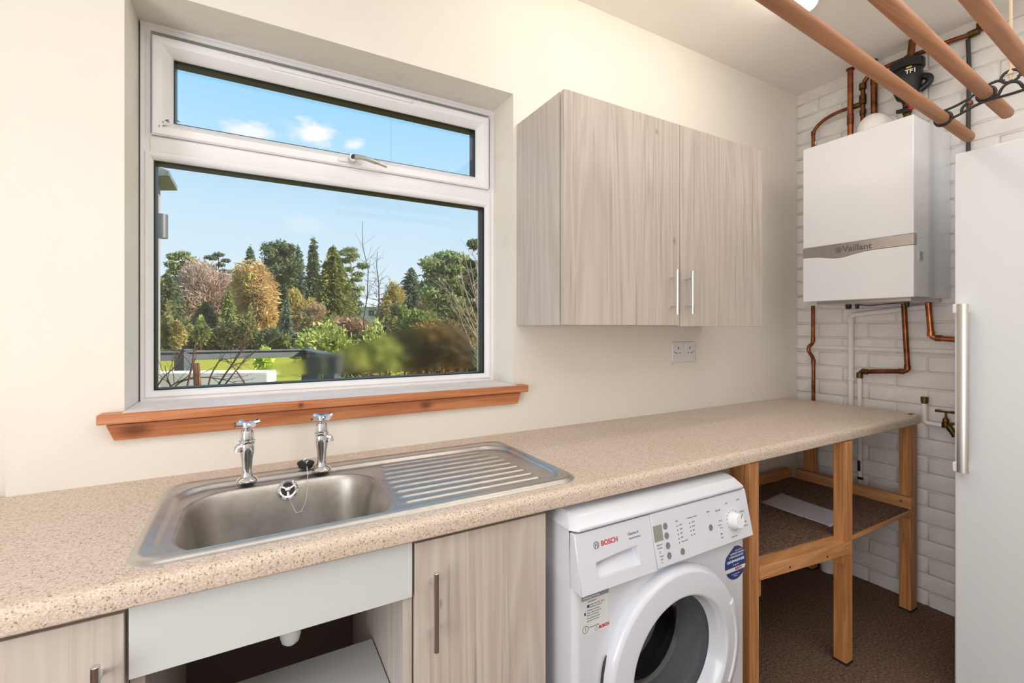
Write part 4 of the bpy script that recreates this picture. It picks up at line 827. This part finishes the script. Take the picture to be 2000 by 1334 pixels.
# ================================================================== GARDEN AND WOODLAND BEYOND THE WINDOW
fw = np.array([math.sin(YAW), math.cos(YAW), 0]); rt = np.array([math.cos(YAW), -math.sin(YAW), 0])
def at(u, v, w): return CAM+w*(fw+rt*(u-1000)/FPX+np.array((0, 0, (HOR-v)/FPX)))
GZ = -.35
rg = np.random.default_rng(11)
g = MB(); 
for a, b, z0, z1 in ((.30, 26, GZ, GZ), (26, 34, GZ, -.1), (34, 160, -.1, 1.0)):
    g.add([(-70 if a > 1 else -20, a, z0), (120 if a > 1 else 30, a, z0), (120 if a > 1 else 30, b, z1), (-70 if a > 1 else -20, b, z1)], [(0, 1, 2, 3)])
gr = g.build('ground', leafmat('lawn_grass', (138, 142, 38), (176, 166, 58), .9, 9, 0)); struct(gr)
def quads(name, P, U, V, m, parent):
    """many small leaves or twigs: centres P, half-axes U and V"""
    n = len(P); vs = np.stack([P-U-V*.35, P+U*.1-V, P+U, P+U*.1+V], 1).reshape(-1, 3)-worldloc(parent)
    me = D.meshes.new(name); me.vertices.add(4*n); me.vertices.foreach_set('co', vs.ravel().astype(np.float32))
    me.loops.add(4*n); me.loops.foreach_set('vertex_index', np.arange(4*n, dtype=np.int32)); me.polygons.add(n)
    me.polygons.foreach_set('loop_start', np.arange(0, 4*n, 4, dtype=np.int32)); me.update(calc_edges=True)
    me.materials.append(m); o = D.objects.new(name, me); COL.objects.link(o); o.parent = parent; return o
def unit(a): return a/(np.linalg.norm(a, axis=-1, keepdims=True)+1e-9)
def rdir(n): return unit(rg.normal(size=(n, 3)))
def leaves_at(P, size, asp, dirs=None, jit=.6):
    n = len(P); d = rdir(n) if dirs is None else unit(dirs+jit*rdir(n)); v = unit(np.cross(d, rdir(n))); s = size*(.6+.8*rg.random((n, 1)))
    return P, d*s, v*s*asp
LM = dict(dark=leafmat('dark_needles', (84, 100, 74), (138, 144, 98), .8, .9, .35), blue=leafmat('bluish_needles', (96, 114, 96), (142, 154, 128), .8, .8, .35), pine=leafmat('pine_needles', (118, 136, 94), (184, 186, 134), .8, .9, .35),
          olive=leafmat('olive_twigs', (164, 148, 86), (208, 190, 122), .85, .9, .35), gold=leafmat('golden_twigs', (186, 156, 100), (222, 192, 138), .85, .7, .35), purple=leafmat('purple_brown_twigs', (176, 150, 136), (206, 182, 166), .9, .5, .35),
          spruce=leafmat('spruce_needles', (100, 112, 66), (164, 160, 92), .8, .8, .35), mid=leafmat('mid_green_leaves', (104, 124, 72), (176, 178, 106), .7, 1.2, .35), laurel=leafmat('laurel_leaves', (92, 120, 44), (222, 220, 130), .35, 12, .3),
          brownhedge=leafmat('dry_hedge_leaves', (106, 86, 48), (158, 128, 74), .85, 3), rust=leafmat('rusty_twigs', (164, 136, 106), (204, 172, 136), .85, .9, .35), under=leafmat('undergrowth_leaves', (96, 102, 66), (160, 148, 92), .85, .7, .35), lime=leafmat('lime_leaves', (170, 196, 60), (216, 224, 110), .6, 3),
          straw=leafmat('dry_grass_blades', (150, 106, 64), (206, 164, 108), .9, 6))
bark = mat('bark', (112, 90, 72), .9, var=(76, 60, 48), vscale=14, bump=.3); palebark = mat('pale_bark', (178, 150, 118), .9, var=(140, 112, 84), vscale=8); twig = mat('twig_bark', (92, 70, 58), .8, var=(66, 50, 44), vscale=20); greytwig = mat('grey_twig_bark', (190, 168, 146), .8, var=(148, 124, 104), vscale=12)
def trunk_of(t, b, top, r, m=bark, kink=.02):
    h = top[2]-b[2]; pts = [b+(top-b)*q+np.array((rg.normal()*kink*h*(0 < q < 1), rg.normal()*kink*h*(0 < q < 1), 0)) for q in np.linspace(0, 1, 7)]
    return MB().tube(pts, list(np.linspace(r, r*.25, 7)), 7).build('trunk', m, t, smooth=True)
def base_of(u, w): p = at(u, HOR, w); p[2] = GZ if w < 26 else (-.1); return p
def conifer(lab, u, vt, vb, wpx, w, m, n=3600, name='conifer_tree', leaf=.30, layers=13, droop=.25, taper=.85, trunk=bark, gap=.0):
    b = base_of(u, w); top = at(u, vt, w); zb = at(u, vb, w)[2]; R0 = wpx*w/FPX/2*1.22; H = top[2]-zb; n = int(n*2.2); leaf *= .82
    t = thing(name, lab, 'tree', tuple(b)); trunk_of(t, b, top-np.array((0, 0, .1*H)), R0*.10+.06, trunk, .004)
    q = rg.random(n)**.62; lay = np.floor(q*layers)/layers; fr = (q-lay)*layers
    a = rg.random(n)*2*math.pi; lob = .78+.22*np.sin(a*3+lay*37)+.18*np.sin(a*7+lay*91)
    rad = R0*(.04+.96*q**taper)*(.72+.36*fr)*lob*rg.random(n)**.42
    P = np.stack([b[0]+rad*np.cos(a), b[1]+rad*np.sin(a), top[2]-q*H-droop*rad*(.4+.6*fr)+rg.normal(size=n)*.02*H], 1)
    dr = np.stack([np.cos(a), np.sin(a), -.35+0*a], 1); quads('foliage', *leaves_at(P, leaf, .34, dr, .55), m, t); return t
def pine(lab, u, vt, vb, wpx, w, m, n=3200, pads=9, name='pine_tree', leaf=.30, flat=.45, trunk=palebark, seed=0):
    rs = np.random.default_rng(seed+5); b = base_of(u, w); top = at(u, vt, w); zb = at(u, vb, w)[2]; R0 = wpx*w/FPX/2; H = top[2]-zb
    t = thing(name, lab, 'tree', tuple(b)); trunk_of(t, b, top-np.array((0, 0, .12*H)), .06*R0+.08, trunk, .01); Ps, br = [], MB(); pads = int(pads*1.7); n = int(n*2.6); leaf *= .85
    for k in range(pads):
        q = (k+.5)/pads; ang = k*2.4+rs.random(); rr = R0*(.2+.8*math.sin(math.pi*min(1, .15+q*.75)))*(.30+.62*rs.random()); pr = R0*(.34+.22*rs.random())*(.85+.3*q)
        c = np.array((b[0]+rr*math.cos(ang), b[1]+rr*math.sin(ang), top[2]-pr*flat-q*(H-pr*flat*1.2)))
        if k == 0: c[:2] = b[:2]
        d = rdir(n//pads); rad = rg.random((n//pads, 1))**.5*(.7+.5*rg.random((n//pads, 1))); Ps.append(c+d*rad*np.array((pr, pr, pr*flat)))
        s = np.array((b[0], b[1], c[2]-.25*rr)); br.tube([s, (s+c)/2+np.array((0, 0, .05*rr)), c], [.10, .07, .03], 5)
    br.build('branches', trunk, t); P = np.concatenate(Ps); quads('foliage', *leaves_at(P, leaf, .36), m, t); return t
def bare(lab, u, vt, vb, wpx, w, m, n=5200, name='bare_tree', length=.55, thin=.055, trunk=bark, shape=1.0, droop=0., seed=1, solid=.35):
    """broad leafless or thin-leaved crown: limbs plus a haze of fine twigs running outward"""
    b = base_of(u, w); top = at(u, vt, w); zb = at(u, vb, w)[2]; R0 = wpx*w/FPX/2*1.08; H = top[2]-zb; zc = zb+.45*H; n = int(n*1.8); length *= .72
    t = thing(name, lab, 'tree', tuple(b)); trunk_of(t, b, np.array((b[0], b[1], zc+.3*H)), .05*R0+.09, trunk, .012)
    rs = np.random.default_rng(seed); limb = MB(); tips = []
    for k in range(16):
        a = k*2.4+rs.random(); el = .15+.85*rs.random(); e = np.array((math.cos(a)*R0*.85*math.cos(el), math.sin(a)*R0*.85*math.cos(el), .5*H*math.sin(el)*shape))
        s = np.array((b[0], b[1], zb+.25*H*rs.random())); c = np.array((b[0], b[1], zc))+e; limb.tube([s, s*.45+c*.55+np.array((0, 0, .04*H)), c], [.055+.02*R0, .04, .012], 5); tips.append(c)
    limb.build('branches', trunk, t)
    # uneven outline from overlapping lumps
    L = 26; cc = rs.normal(size=(L, 3)); cc /= np.linalg.norm(cc, axis=1, keepdims=True); cc *= (rs.random((L, 1))**.5)*.72; k = rg.integers(0, L, n); d = rdir(n)
    q = cc[k]+d*(.34*rg.random((n, 1))**.6)
    P = np.array((b[0], b[1], zb+.5*H))+q*np.array((R0, R0, .52*H)); dr = unit(q*np.array((1, 1, .6)))+np.array((0, 0, .7-1.6*droop)); P_, U, V = leaves_at(P, length, thin/length, dr, 1.1); quads('twigs', P_, U, V, m, t); return t
def shrub(lab, u, vt, vb, wpx, w, m, n=1500, name='shrub', leaf=.12, asp=.4, cat='shrub', group=None):
    b = at(u, HOR, w); b[2] = GZ if w < 26 else -.1; top = at(u, vt, w)[2]; zb = max(at(u, vb, w)[2], b[2]); R0 = wpx*w/FPX/2; H = top-zb
    t = thing(name, lab, cat, tuple(b), group); st = MB()
    L = 16; cc = rdir(L)*(rg.random((L, 1))**.5)*.68; cc[:, 2] = cc[:, 2]*.85
    c0 = np.array((b[0], b[1], zb+.5*H)); S = np.array((R0, R0*.8, .52*H))
    for c in cc: e = c0+c*S; st.tube([b+np.array((0, 0, 0)), (b+e)/2+np.array((0, 0, .05*H)), e], [.02+.01*R0, .015+.006*R0, .006], 5)
    st.build('stems', twig, t)
    k = rg.integers(0, L, n); P = c0+(cc[k]+rdir(n)*(.38*rg.random((n, 1))**.5))*S; P[:, 2] = np.maximum(P[:, 2], b[2]+.02)
    quads('leaves', *leaves_at(P, leaf, asp, unit(P-c0)+np.array((0, 0, .2)), .9), m, t); return t
# far wood, back to front
pine('tall dark broad-headed evergreen behind the golden larch', 547, 466, 640, 84, 60, LM['dark'], 5200, 22, seed=31, flat=.75, name='evergreen_tree', leaf=.30, trunk=bark)
conifer('slim grey-green conifer between the broad dark conifer and the columnar tree', 582, 482, 640, 46, 66, LM['blue'], 2200, taper=.5, leaf=.34, layers=16)
conifer('tallest narrow columnar conifer at the centre of the wood', 612, 467, 650, 36, 58, LM['dark'], 2800, taper=.45, leaf=.30, layers=22, droop=.1)
conifer('broad dark olive spruce right of the columnar conifer', 651, 482, 660, 100, 54, LM['spruce'], 5200, taper=.72, leaf=.36, layers=15)
pine('open-branched pine leaning out behind the right side of the spruce', 684, 480, 620, 60, 61, LM['pine'], 3000, 14, seed=2, flat=.42, leaf=.26)
pine('tall scots pine with rounded head at the left edge of the wood', 357, 488, 580, 58, 56, LM['pine'], 3000, 9, seed=9, flat=.55)
pine('flat-topped dark cedar standing above the purple-brown tree', 427, 491, 590, 46, 66, LM['blue'], 2000, 9, seed=4, flat=.34, name='cedar_tree', trunk=bark)
conifer('blue-green conifer showing behind the top of the golden larch', 489, 482, 640, 52, 62, LM['blue'], 2400, taper=.7, leaf=.34)
conifer('dark green conifer at the left edge of the glass under the scots pine', 326, 534, 690, 84, 46, LM['dark'], 3400, taper=.6, leaf=.32)
bare('wide purple-brown bare tree left of the golden larch', 410, 498, 670, 124, 52, LM['purple'], 8000, length=.50, thin=.045)
bare('golden-orange larch with drooping twigs in the middle of the left half', 503, 490, 690, 96, 44, LM['gold'], 5200, name='larch_tree', length=.62, thin=.06, droop=.5, trunk=palebark, seed=3)
bare('rounded olive bare tree below the dark conifers', 578, 556, 668, 76, 42, LM['olive'], 5200, length=.34, thin=.045, trunk=palebark, seed=5)
bare('rusty brown bare tree between the olive tree and the laurel', 612, 590, 672, 70, 40, LM['rust'], 2600, length=.3, thin=.045, seed=6)
bare('small golden bare tree right of the thin larch sapling', 768, 548, 650, 60, 58, LM['olive'], 2400, length=.34, thin=.05, seed=7)
conifer('small dark conifer in the dip of the skyline left of the big pine', 803, 524, 640, 84, 62, LM['blue'], 3200, taper=.7, leaf=.32)
bare('rust-brown bare tree right of the small skyline conifer', 832, 556, 640, 50, 58, LM['rust'], 1700, length=.34, thin=.05, seed=8)
pine('large spreading scots pine at the right of the wood', 876, 488, 640, 112, 40, LM['pine'], 6000, 20, seed=12, flat=.5, leaf=.26)
pine('dark pine cut off by the right edge of the glass', 946, 458, 690, 80, 30, LM['dark'], 4200, 18, seed=21, flat=.6, leaf=.20)
conifer('pale green young conifer beside the purple-brown tree trunk', 446, 566, 690, 46, 41, LM['mid'], 1800, taper=.8, leaf=.24)
conifer('bluish young conifer in front of the golden larch', 560, 585, 690, 34, 36, LM['blue'], 1200, taper=.8, leaf=.22)
conifer('dark conifer low behind the grey-roofed shed', 400, 592, 690, 76, 44, LM['dark'], 2400, taper=.6, leaf=.3)
# buildings in the trees
def house(lab, name, u0, u1, v0, v1, vr, w, mw, mr, depth=6, wins=()):
    a, b = at(u0, HOR, w), at(u1, HOR, w); z0, z1, zr = GZ, at(u0, v0, w)[2], at(u0, vr, w)[2]
    t = thing(name, lab, 'building', tuple((a+b)/2*np.array((1, 1, 0))+np.array((0, 0, GZ)))); ex = unit(b-a); ey = np.array((-ex[1], ex[0], 0)); L = np.linalg.norm(b-a); up = np.array((0, 0, 1.))
    F = lambda x, y, z: a*np.array((1, 1, 0))+ex*x+ey*y+up*z
    MB().loft([[F(0, 0, z), F(L, 0, z), F(L, depth, z), F(0, depth, z)] for z in (z0, z1)]).build('walls', mw, t)
    m = MB(); o_ = .35; th = .12
    m.loft([[F(x, -o_, z1-.05), F(x, depth/2, zr), F(x, depth+o_, z1-.05), F(x, depth+o_, z1-.05+th), F(x, depth/2, zr+th), F(x, -o_, z1-.05+th)] for x in (-o_, L+o_)]).build('roof', mr, t)
    for (xa, xb, za, zb) in wins: MB().loft([[F(L*xa, y, z0+(z1-z0)*za), F(L*xb, y, z0+(z1-z0)*za), F(L*xb, y, z0+(z1-z0)*zb), F(L*xa, y, z0+(z1-z0)*zb)] for y in (-.03, .05)]).build('window', mat('far_window', (84, 92, 100), .2), t)
    return t
rend = mat('white_render', (232, 228, 222), .8); slate = mat('grey_slate', (142, 138, 142), .7, var=(116, 112, 116), vscale=3); brown = mat('brown_wall', (128, 104, 84), .9); redroof = mat('brown_roof', (150, 112, 96), .8); snowroof = mat('pale_metal_roof', (214, 218, 226), .4)
house('white house seen through the gap right of the spruce', 'house', 684, 764, 600, 640, 578, 74, rend, snowroof, 8, ((.12, .24, .72, .9), (.45, .58, .72, .9), (.76, .9, .72, .9)))
house('white gabled house half hidden under the large scots pine', 'house', 806, 846, 588, 640, 571, 66, rend, redroof, 7, ((.2, .45, .7, .9),))
house('low grey-roofed shed at the far side of the lawn', 'shed', 354, 436, 668, 700, 645, 34, brown, slate, 4, ())
# undergrowth beyond the lawn
for i, (lab, u, vt, wpx, w, m) in enumerate((
    ('olive bush at the left edge of the glass beyond the fence', 312, 612, 50, 27, 'under'), ('light olive bush left of the grey-roofed shed', 345, 618, 36, 27, 'olive'), ('dark bush in front of the right end of the shed', 432, 640, 66, 29, 'under'),
    ('green bush between the shed and the golden larch', 392, 616, 30, 28, 'mid'), ('golden bush under the golden larch', 480, 618, 64, 30, 'gold'), ('dark bush under the right side of the golden larch', 532, 640, 62, 28, 'dark'),
    ('brown thicket behind the left end of the laurel', 600, 640, 110, 30, 'under'), ('rusty thicket behind the middle of the laurel', 690, 612, 120, 34, 'rust'), ('green thicket behind the thin larch sapling', 770, 585, 110, 32, 'mid'),
    ('mid green bush under the white gabled house', 822, 600, 96, 28, 'mid'), ('dark thicket below the large scots pine', 900, 590, 130, 26, 'under'))):
    shrub(lab, u, vt, 705, wpx, w, LM[m], 2600, 'bush', .20, .4)
# clear stretch of trees and scrub far behind, one mass
far = np.stack([rg.uniform(-38, 75, 9000), rg.uniform(96, 110, 9000), np.abs(rg.normal(size=9000))*2.4+.3], 1)
fo = quads('distant_woodland', *leaves_at(far, .6, .5), LM['under'], None); tag(fo, 'distant brown-green woodland closing the view behind all trees', 'woodland', kind='stuff')
nb_ = 26000; uu = rg.uniform(255, 985, nb_); ww = rg.uniform(28.5, 31.5, nb_); hh = 1.3+.9*np.sin(uu*.043)+.7*np.sin(uu*.117+1)+.4*np.sin(uu*.31)
P = np.array([at(a_, HOR, b_) for a_, b_ in zip(uu, ww)]); P[:, 2] = -.25+rg.random(nb_)**.8*np.maximum(.8, hh)
o = quads('undergrowth', *leaves_at(P, .15, .42), LM['under'], None); tag(o, 'olive-green undergrowth along the far edge of the lawn', 'undergrowth', kind='stuff')
shrub('small bright lime-green shrub just beyond the fence rail', 516, 670, 740, 46, 13, LM['lime'], 900, 'lime_shrub', .10, .45)
shrub('laurel with yellow-green leaves in front of the wood, right of the fence corner', 640, 600, 775, 165, 7.2, LM['laurel'], 2300, 'laurel_shrub', .052, .36)
shrub('smaller laurel right of the bare sapling with yellowing leaves', 748, 610, 775, 100, 7.8, LM['laurel'], 1200, 'laurel_shrub', .052, .36)
shrub('dense dry brown hedge at the lower right of the glass', 850, 612, 790, 220, 5.6, LM['brownhedge'], 11000, 'beech_hedge', .034, .45)
shrub('low green bush under the window glass right of the fence', 700, 694, 800, 170, 5.0, LM['under'], 3200, 'low_bush', .035, .4)
shrub('dark green bush low in the right corner of the glass', 930, 648, 800, 60, 4.4, LM['dark'], 2600, 'evergreen_bush', .028, .4)
P = np.array([at(rg.uniform(760, 935), HOR, rg.uniform(3.6, 4.6)) for _ in range(1500)]); P[:, 2] = GZ+.5+.38*rg.random(1500)
o = quads('dry_grass', P, np.stack([rg.normal(size=1500)*.10, rg.normal(size=1500)*.10, .22+.2*rg.random(1500)], 1), rg.normal(size=(1500, 3))*.004, LM['straw'], None); tag(o, 'dry straw-coloured grass below the brown hedge', 'grass', kind='stuff')
# bare stems
def branch(m, p, d, L, r, depth, rs, spread=.55, up=.1, n=5):
    pts = [p]; dd = d.copy()
    for k in range(4):
        dd = unit(dd+rs.normal(size=3)*.10+np.array((0, 0, up*.15))); pts.append(pts[-1]+dd*L/4)
    m.tube(pts, list(np.linspace(r, r*.35, 5)), 5)
    if depth:
        for k in range(n):
            q = rs.uniform(.25, 1); i = min(3, int(q*4)); s = pts[i]+(pts[i+1]-pts[i])*(q*4-i); e = unit(dd+rs.normal(size=3)*spread); branch(m, s, e, L*rs.uniform(.28, .5), r*.42, depth-1, rs, spread, up, max(2, n-2))
def stems(name, lab, cat, lines, w, m, r0, side=0, seed=0, base=None, sub='stem'):
    rs = np.random.default_rng(seed); b = at(*base, w) if base else at(lines[0][0][0], lines[0][0][1], w); b[2] = GZ; t = thing(name, lab, cat, tuple(b))
    for pts in lines:
        mb = MB(); dw = rs.uniform(-.15, .15); p = [at(u, v, w+dw) for u, v in pts]; p = bend([np.array((p[0][0], p[0][1], GZ))]+p, 2, 4)
        mb.tube(p, list(np.linspace(r0, r0*.25, len(p))), 6)
        for k in range(side):
            i = rs.integers(len(p)//3, len(p)-1); d = unit(p[i+1]-p[i]); e = unit(d+rs.normal(size=3)*.6); branch(mb, p[i], e, rs.uniform(.12, .32)*w/3, r0*.32, 1, rs, n=3)
        mb.build(sub, m, t, smooth=True)
    return t
t = stems('bare_shrub', 'bare dark-twigged shrub rising outside the left half of the window', 'shrub', [[(415, 770), (440, 730), (470, 690), (492, 640), (497, 600)], [(425, 770), (452, 735), (480, 700), (505, 680)], [(362, 770), (375, 715), (383, 660), (398, 640), (420, 632)], [(300, 765), (320, 735), (345, 715), (340, 690)],
    [(330, 770), (350, 745), (395, 735), (440, 742), (470, 752)], [(405, 770), (410, 735), (428, 705), (438, 700), (470, 720)], [(340, 770), (327, 740), (322, 715)], [(490, 770), (470, 735), (452, 712), (440, 705)], [(318, 772), (335, 752), (372, 735), (380, 700)]], 2.9, twig, .0075, 4, 3)
cs = MB().tube([at(388, 800, 2.85), at(386, 755, 2.8), at(383, 709, 2.8)], [.021, .020, .0185], 10).build('cut_stem', mat('cut_stem_bark', (142, 92, 62), .8, var=(110, 70, 48), vscale=20), t, smooth=True); cs['label'] = 'thick reddish cut stem'
lf = np.array([at(486+rg.normal()*5, 545+rg.normal()*9, 2.9) for _ in range(14)]); quads('last_leaves', *leaves_at(lf, .015, .3, np.tile((0, 0, -1.), (14, 1)), .6), LM['lime'], t)
MB().tube([at(497, 600, 2.9), at(494, 570, 2.9), at(487, 540, 2.9)], [.003, .0025, .0015], 5).build('stem', twig, t)
def sapling(name, lab, u, vt, w, r, nb, seed, flat, m):
    rs = np.random.default_rng(seed); b = at(u, HOR, w); b[2] = GZ; top = at(u, vt, w); t = thing(name, lab, 'tree', tuple(b)); mb = MB(); pts = [b+(top-b)*q+np.array((rs.normal(), rs.normal(), 0))*.012*(top[2]-b[2])*(0 < q) for q in np.linspace(0, 1, 9)]
    mb.tube(pts, list(np.linspace(r, r*.16, 9)), 7); mb.build('trunk', m, t, smooth=True); mb = MB()
    for k in range(nb):
        q = rs.uniform(.32, .96); p = np.array([np.interp(q, np.linspace(0, 1, 9), [x[i] for x in pts]) for i in range(3)]); a = rs.uniform(0, 2*math.pi)
        d = unit(np.array((math.cos(a), math.sin(a), flat+rs.normal()*.15))); branch(mb, p, d, (1.08-q)*(top[2]-b[2])*.34, r*.34*(1.2-q), 1, rs, .4, .3, 4)
    mb.build('branches', m, t, smooth=True); return t
sapling('bare_sapling', 'tallest thin bare sapling in front of the laurels', 718, 432, 8.0, .021, 22, 4, .9, twig)
sapling('bare_sapling', 'bare young larch with level side branches behind the tall sapling', 738, 490, 15.0, .05, 44, 8, .12, twig)
stems('arching_stems', 'pale bare arching stems at the right edge of the glass', 'shrub', [[(930, 790), (948, 690), (920, 640), (895, 590), (868, 545)], [(935, 790), (946, 680), (925, 610), (905, 560), (896, 505)], [(925, 790), (940, 700), (900, 650), (872, 590)], [(938, 790), (944, 660), (930, 580), (918, 510)], [(930, 790), (944, 700), (915, 668), (880, 632)],
    [(936, 790), (947, 640), (938, 560), (928, 500)], [(928, 790), (942, 720), (905, 640), (882, 560)], [(932, 790), (943, 690), (910, 600), (889, 520)], [(934, 790), (946, 650), (922, 560), (905, 490)], [(926, 790), (938, 715), (912, 690), (890, 668)], [(930, 790), (945, 625), (935, 540), (935, 480)]], 3.1, greytwig, .0065, 8, 7)
# rendered garden wall and dark fence
t = thing('garden_wall', 'low white rendered wall outside below the fence rail', 'wall', tuple(at(410, HOR, 4.6)*np.array((1, 1, 0))+np.array((0, 0, GZ))))
a, b = at(230, 729, 4.35), at(523, 729, 4.5); ey = unit(np.array((-(b-a)[1], (b-a)[0], 0)))*.22
MB().loft([[p*np.array((1, 1, 0))+np.array((0, 0, z)) for p in (a, b, b+ey, a+ey)] for z in (GZ, a[2])]).build('masonry', rend, t, bevel=.01)
fence_m = mat('dark_grey_fence_paint', (88, 92, 97), .5, var=(74, 78, 82), vscale=8)
t = thing('garden_fence', 'dark grey post-and-rail fence with glass panels beyond the garden wall', 'fence', tuple(at(450, HOR, 5.4)*np.array((1, 1, 0))+np.array((0, 0, GZ))))
def post(u, w, vt, hw): 
    p = at(u, vt, w); z = p[2]; m = MB(); m.obox((p[0], p[1], (GZ+z)/2), rt*hw, fw*hw, (0, 0, (z-GZ)/2)); o = m.build('post', fence_m, t, bevel=.004); MB().obox((p[0], p[1], z+.008), rt*(hw+.012), fw*(hw+.012), (0, 0, .010)).build('post_cap', fence_m, o, bevel=.004)
def rail(u0, v0, w0, u1, v1, w1, hh=.042, hd=.03):
    a, b = at(u0, v0, w0), at(u1, v1, w1); c = (a+b)/2; d = (b-a)/2; n = unit(np.array((-d[1], d[0], 0))); MB().obox(c, d, n*hd, (0, 0, hh)).build('rail', fence_m, t, bevel=.004)
    MB().obox(c+np.array((0, 0, hh+.008)), d, n*(hd+.03), (0, 0, .008)).build('handrail_cap', fence_m, t, bevel=.003)
post(357, 4.95, 685, .055); post(600, 6.2, 682, .055); post(647, 4.4, 694, .055); post(616, 5.3, 690, .05)
rail(230, 699, 4.6, 357, 696, 4.95); rail(357, 696, 4.95, 600, 690, 6.2); rail(600, 690, 6.2, 647, 703, 4.4)
for (u0, w0, u1, w1) in ((602, 6.1, 616, 5.3), (619, 5.2, 640, 4.5)):
    a, b = at(u0, HOR, w0), at(u1, HOR, w1); MB().loft([[p*np.array((1, 1, 0))+np.array((0, 0, z)) for p in (a, b, b+fw*.01, a+fw*.01)] for z in (.05, .85)]).build('glass_panel', glassmat('green_glass', (.72, .86, .78), 1.0), t)
# wing of the house at the left with its eave and wall light
t = thing('house_wing', 'end of the neighbouring house wing at the left edge of the window', 'building', tuple(at(290, HOR, 3.7)*np.array((1, 1, 0))+np.array((0, 0, GZ))))
e = at(300.5, HOR, 3.75); MB().box(e[0]-2.6, e[0], e[1], e[1]+.30, GZ, 2.62).build('wall', mat('grey_render', (150, 142, 140), .85), t)
c = at(303, 318, 3.75); MB().prism([(e[0]-2.6, 3.5), (e[0]+.115, 2.50), (e[0]+.115, 2.46), (e[0]-.02, 2.44), (e[0]-2.6, 3.3)], e[1]-.10, e[1]+.36, 'y').build('roof_eave', mat('grey_eave', (120, 124, 122), .6, var=(90, 94, 92), vscale=10), t, bevel=.004)
p = at(316, 442, 3.75); t = thing('outdoor_wall_light', 'grey cylindrical outdoor wall light on the house wing', 'wall light', tuple(p))
MB().lathe([(.036, -.098), (.042, -.096), (.042, .096), (.036, .098)], p, 'z', 24).build('body', mat('anthracite_metal', (118, 116, 118), .35, .7), t, smooth=True)
MB().box(e[0]-.002, p[0]-.03, p[1]-.02, p[1]+.02, p[2]-.03, p[2]-.005).build('bracket', 'black', t)

# repeats of one kind share a group
GROUPS = {'base_cabinet': 'base cabinets under the worktop', 'pillar_tap': 'pillar taps on the sink', 'copper_pipe': 'copper pipes on the brick wall', 'painted_pipe': 'white painted pipes on the brick wall', 'bush': 'bushes along the far edge of the lawn',
          'laurel_shrub': 'laurels beyond the fence', 'bare_sapling': 'bare saplings beyond the fence', 'house': 'white houses among the trees'}
for k in ('conifer_tree', 'pine_tree', 'bare_tree', 'larch_tree', 'cedar_tree', 'evergreen_tree'): GROUPS[k] = 'trees of the wood beyond the lawn'
for o in D.objects:
    g_ = GROUPS.get(o.name.split('.')[0])
    if g_ and not o.parent and 'category' in o: o['group'] = g_
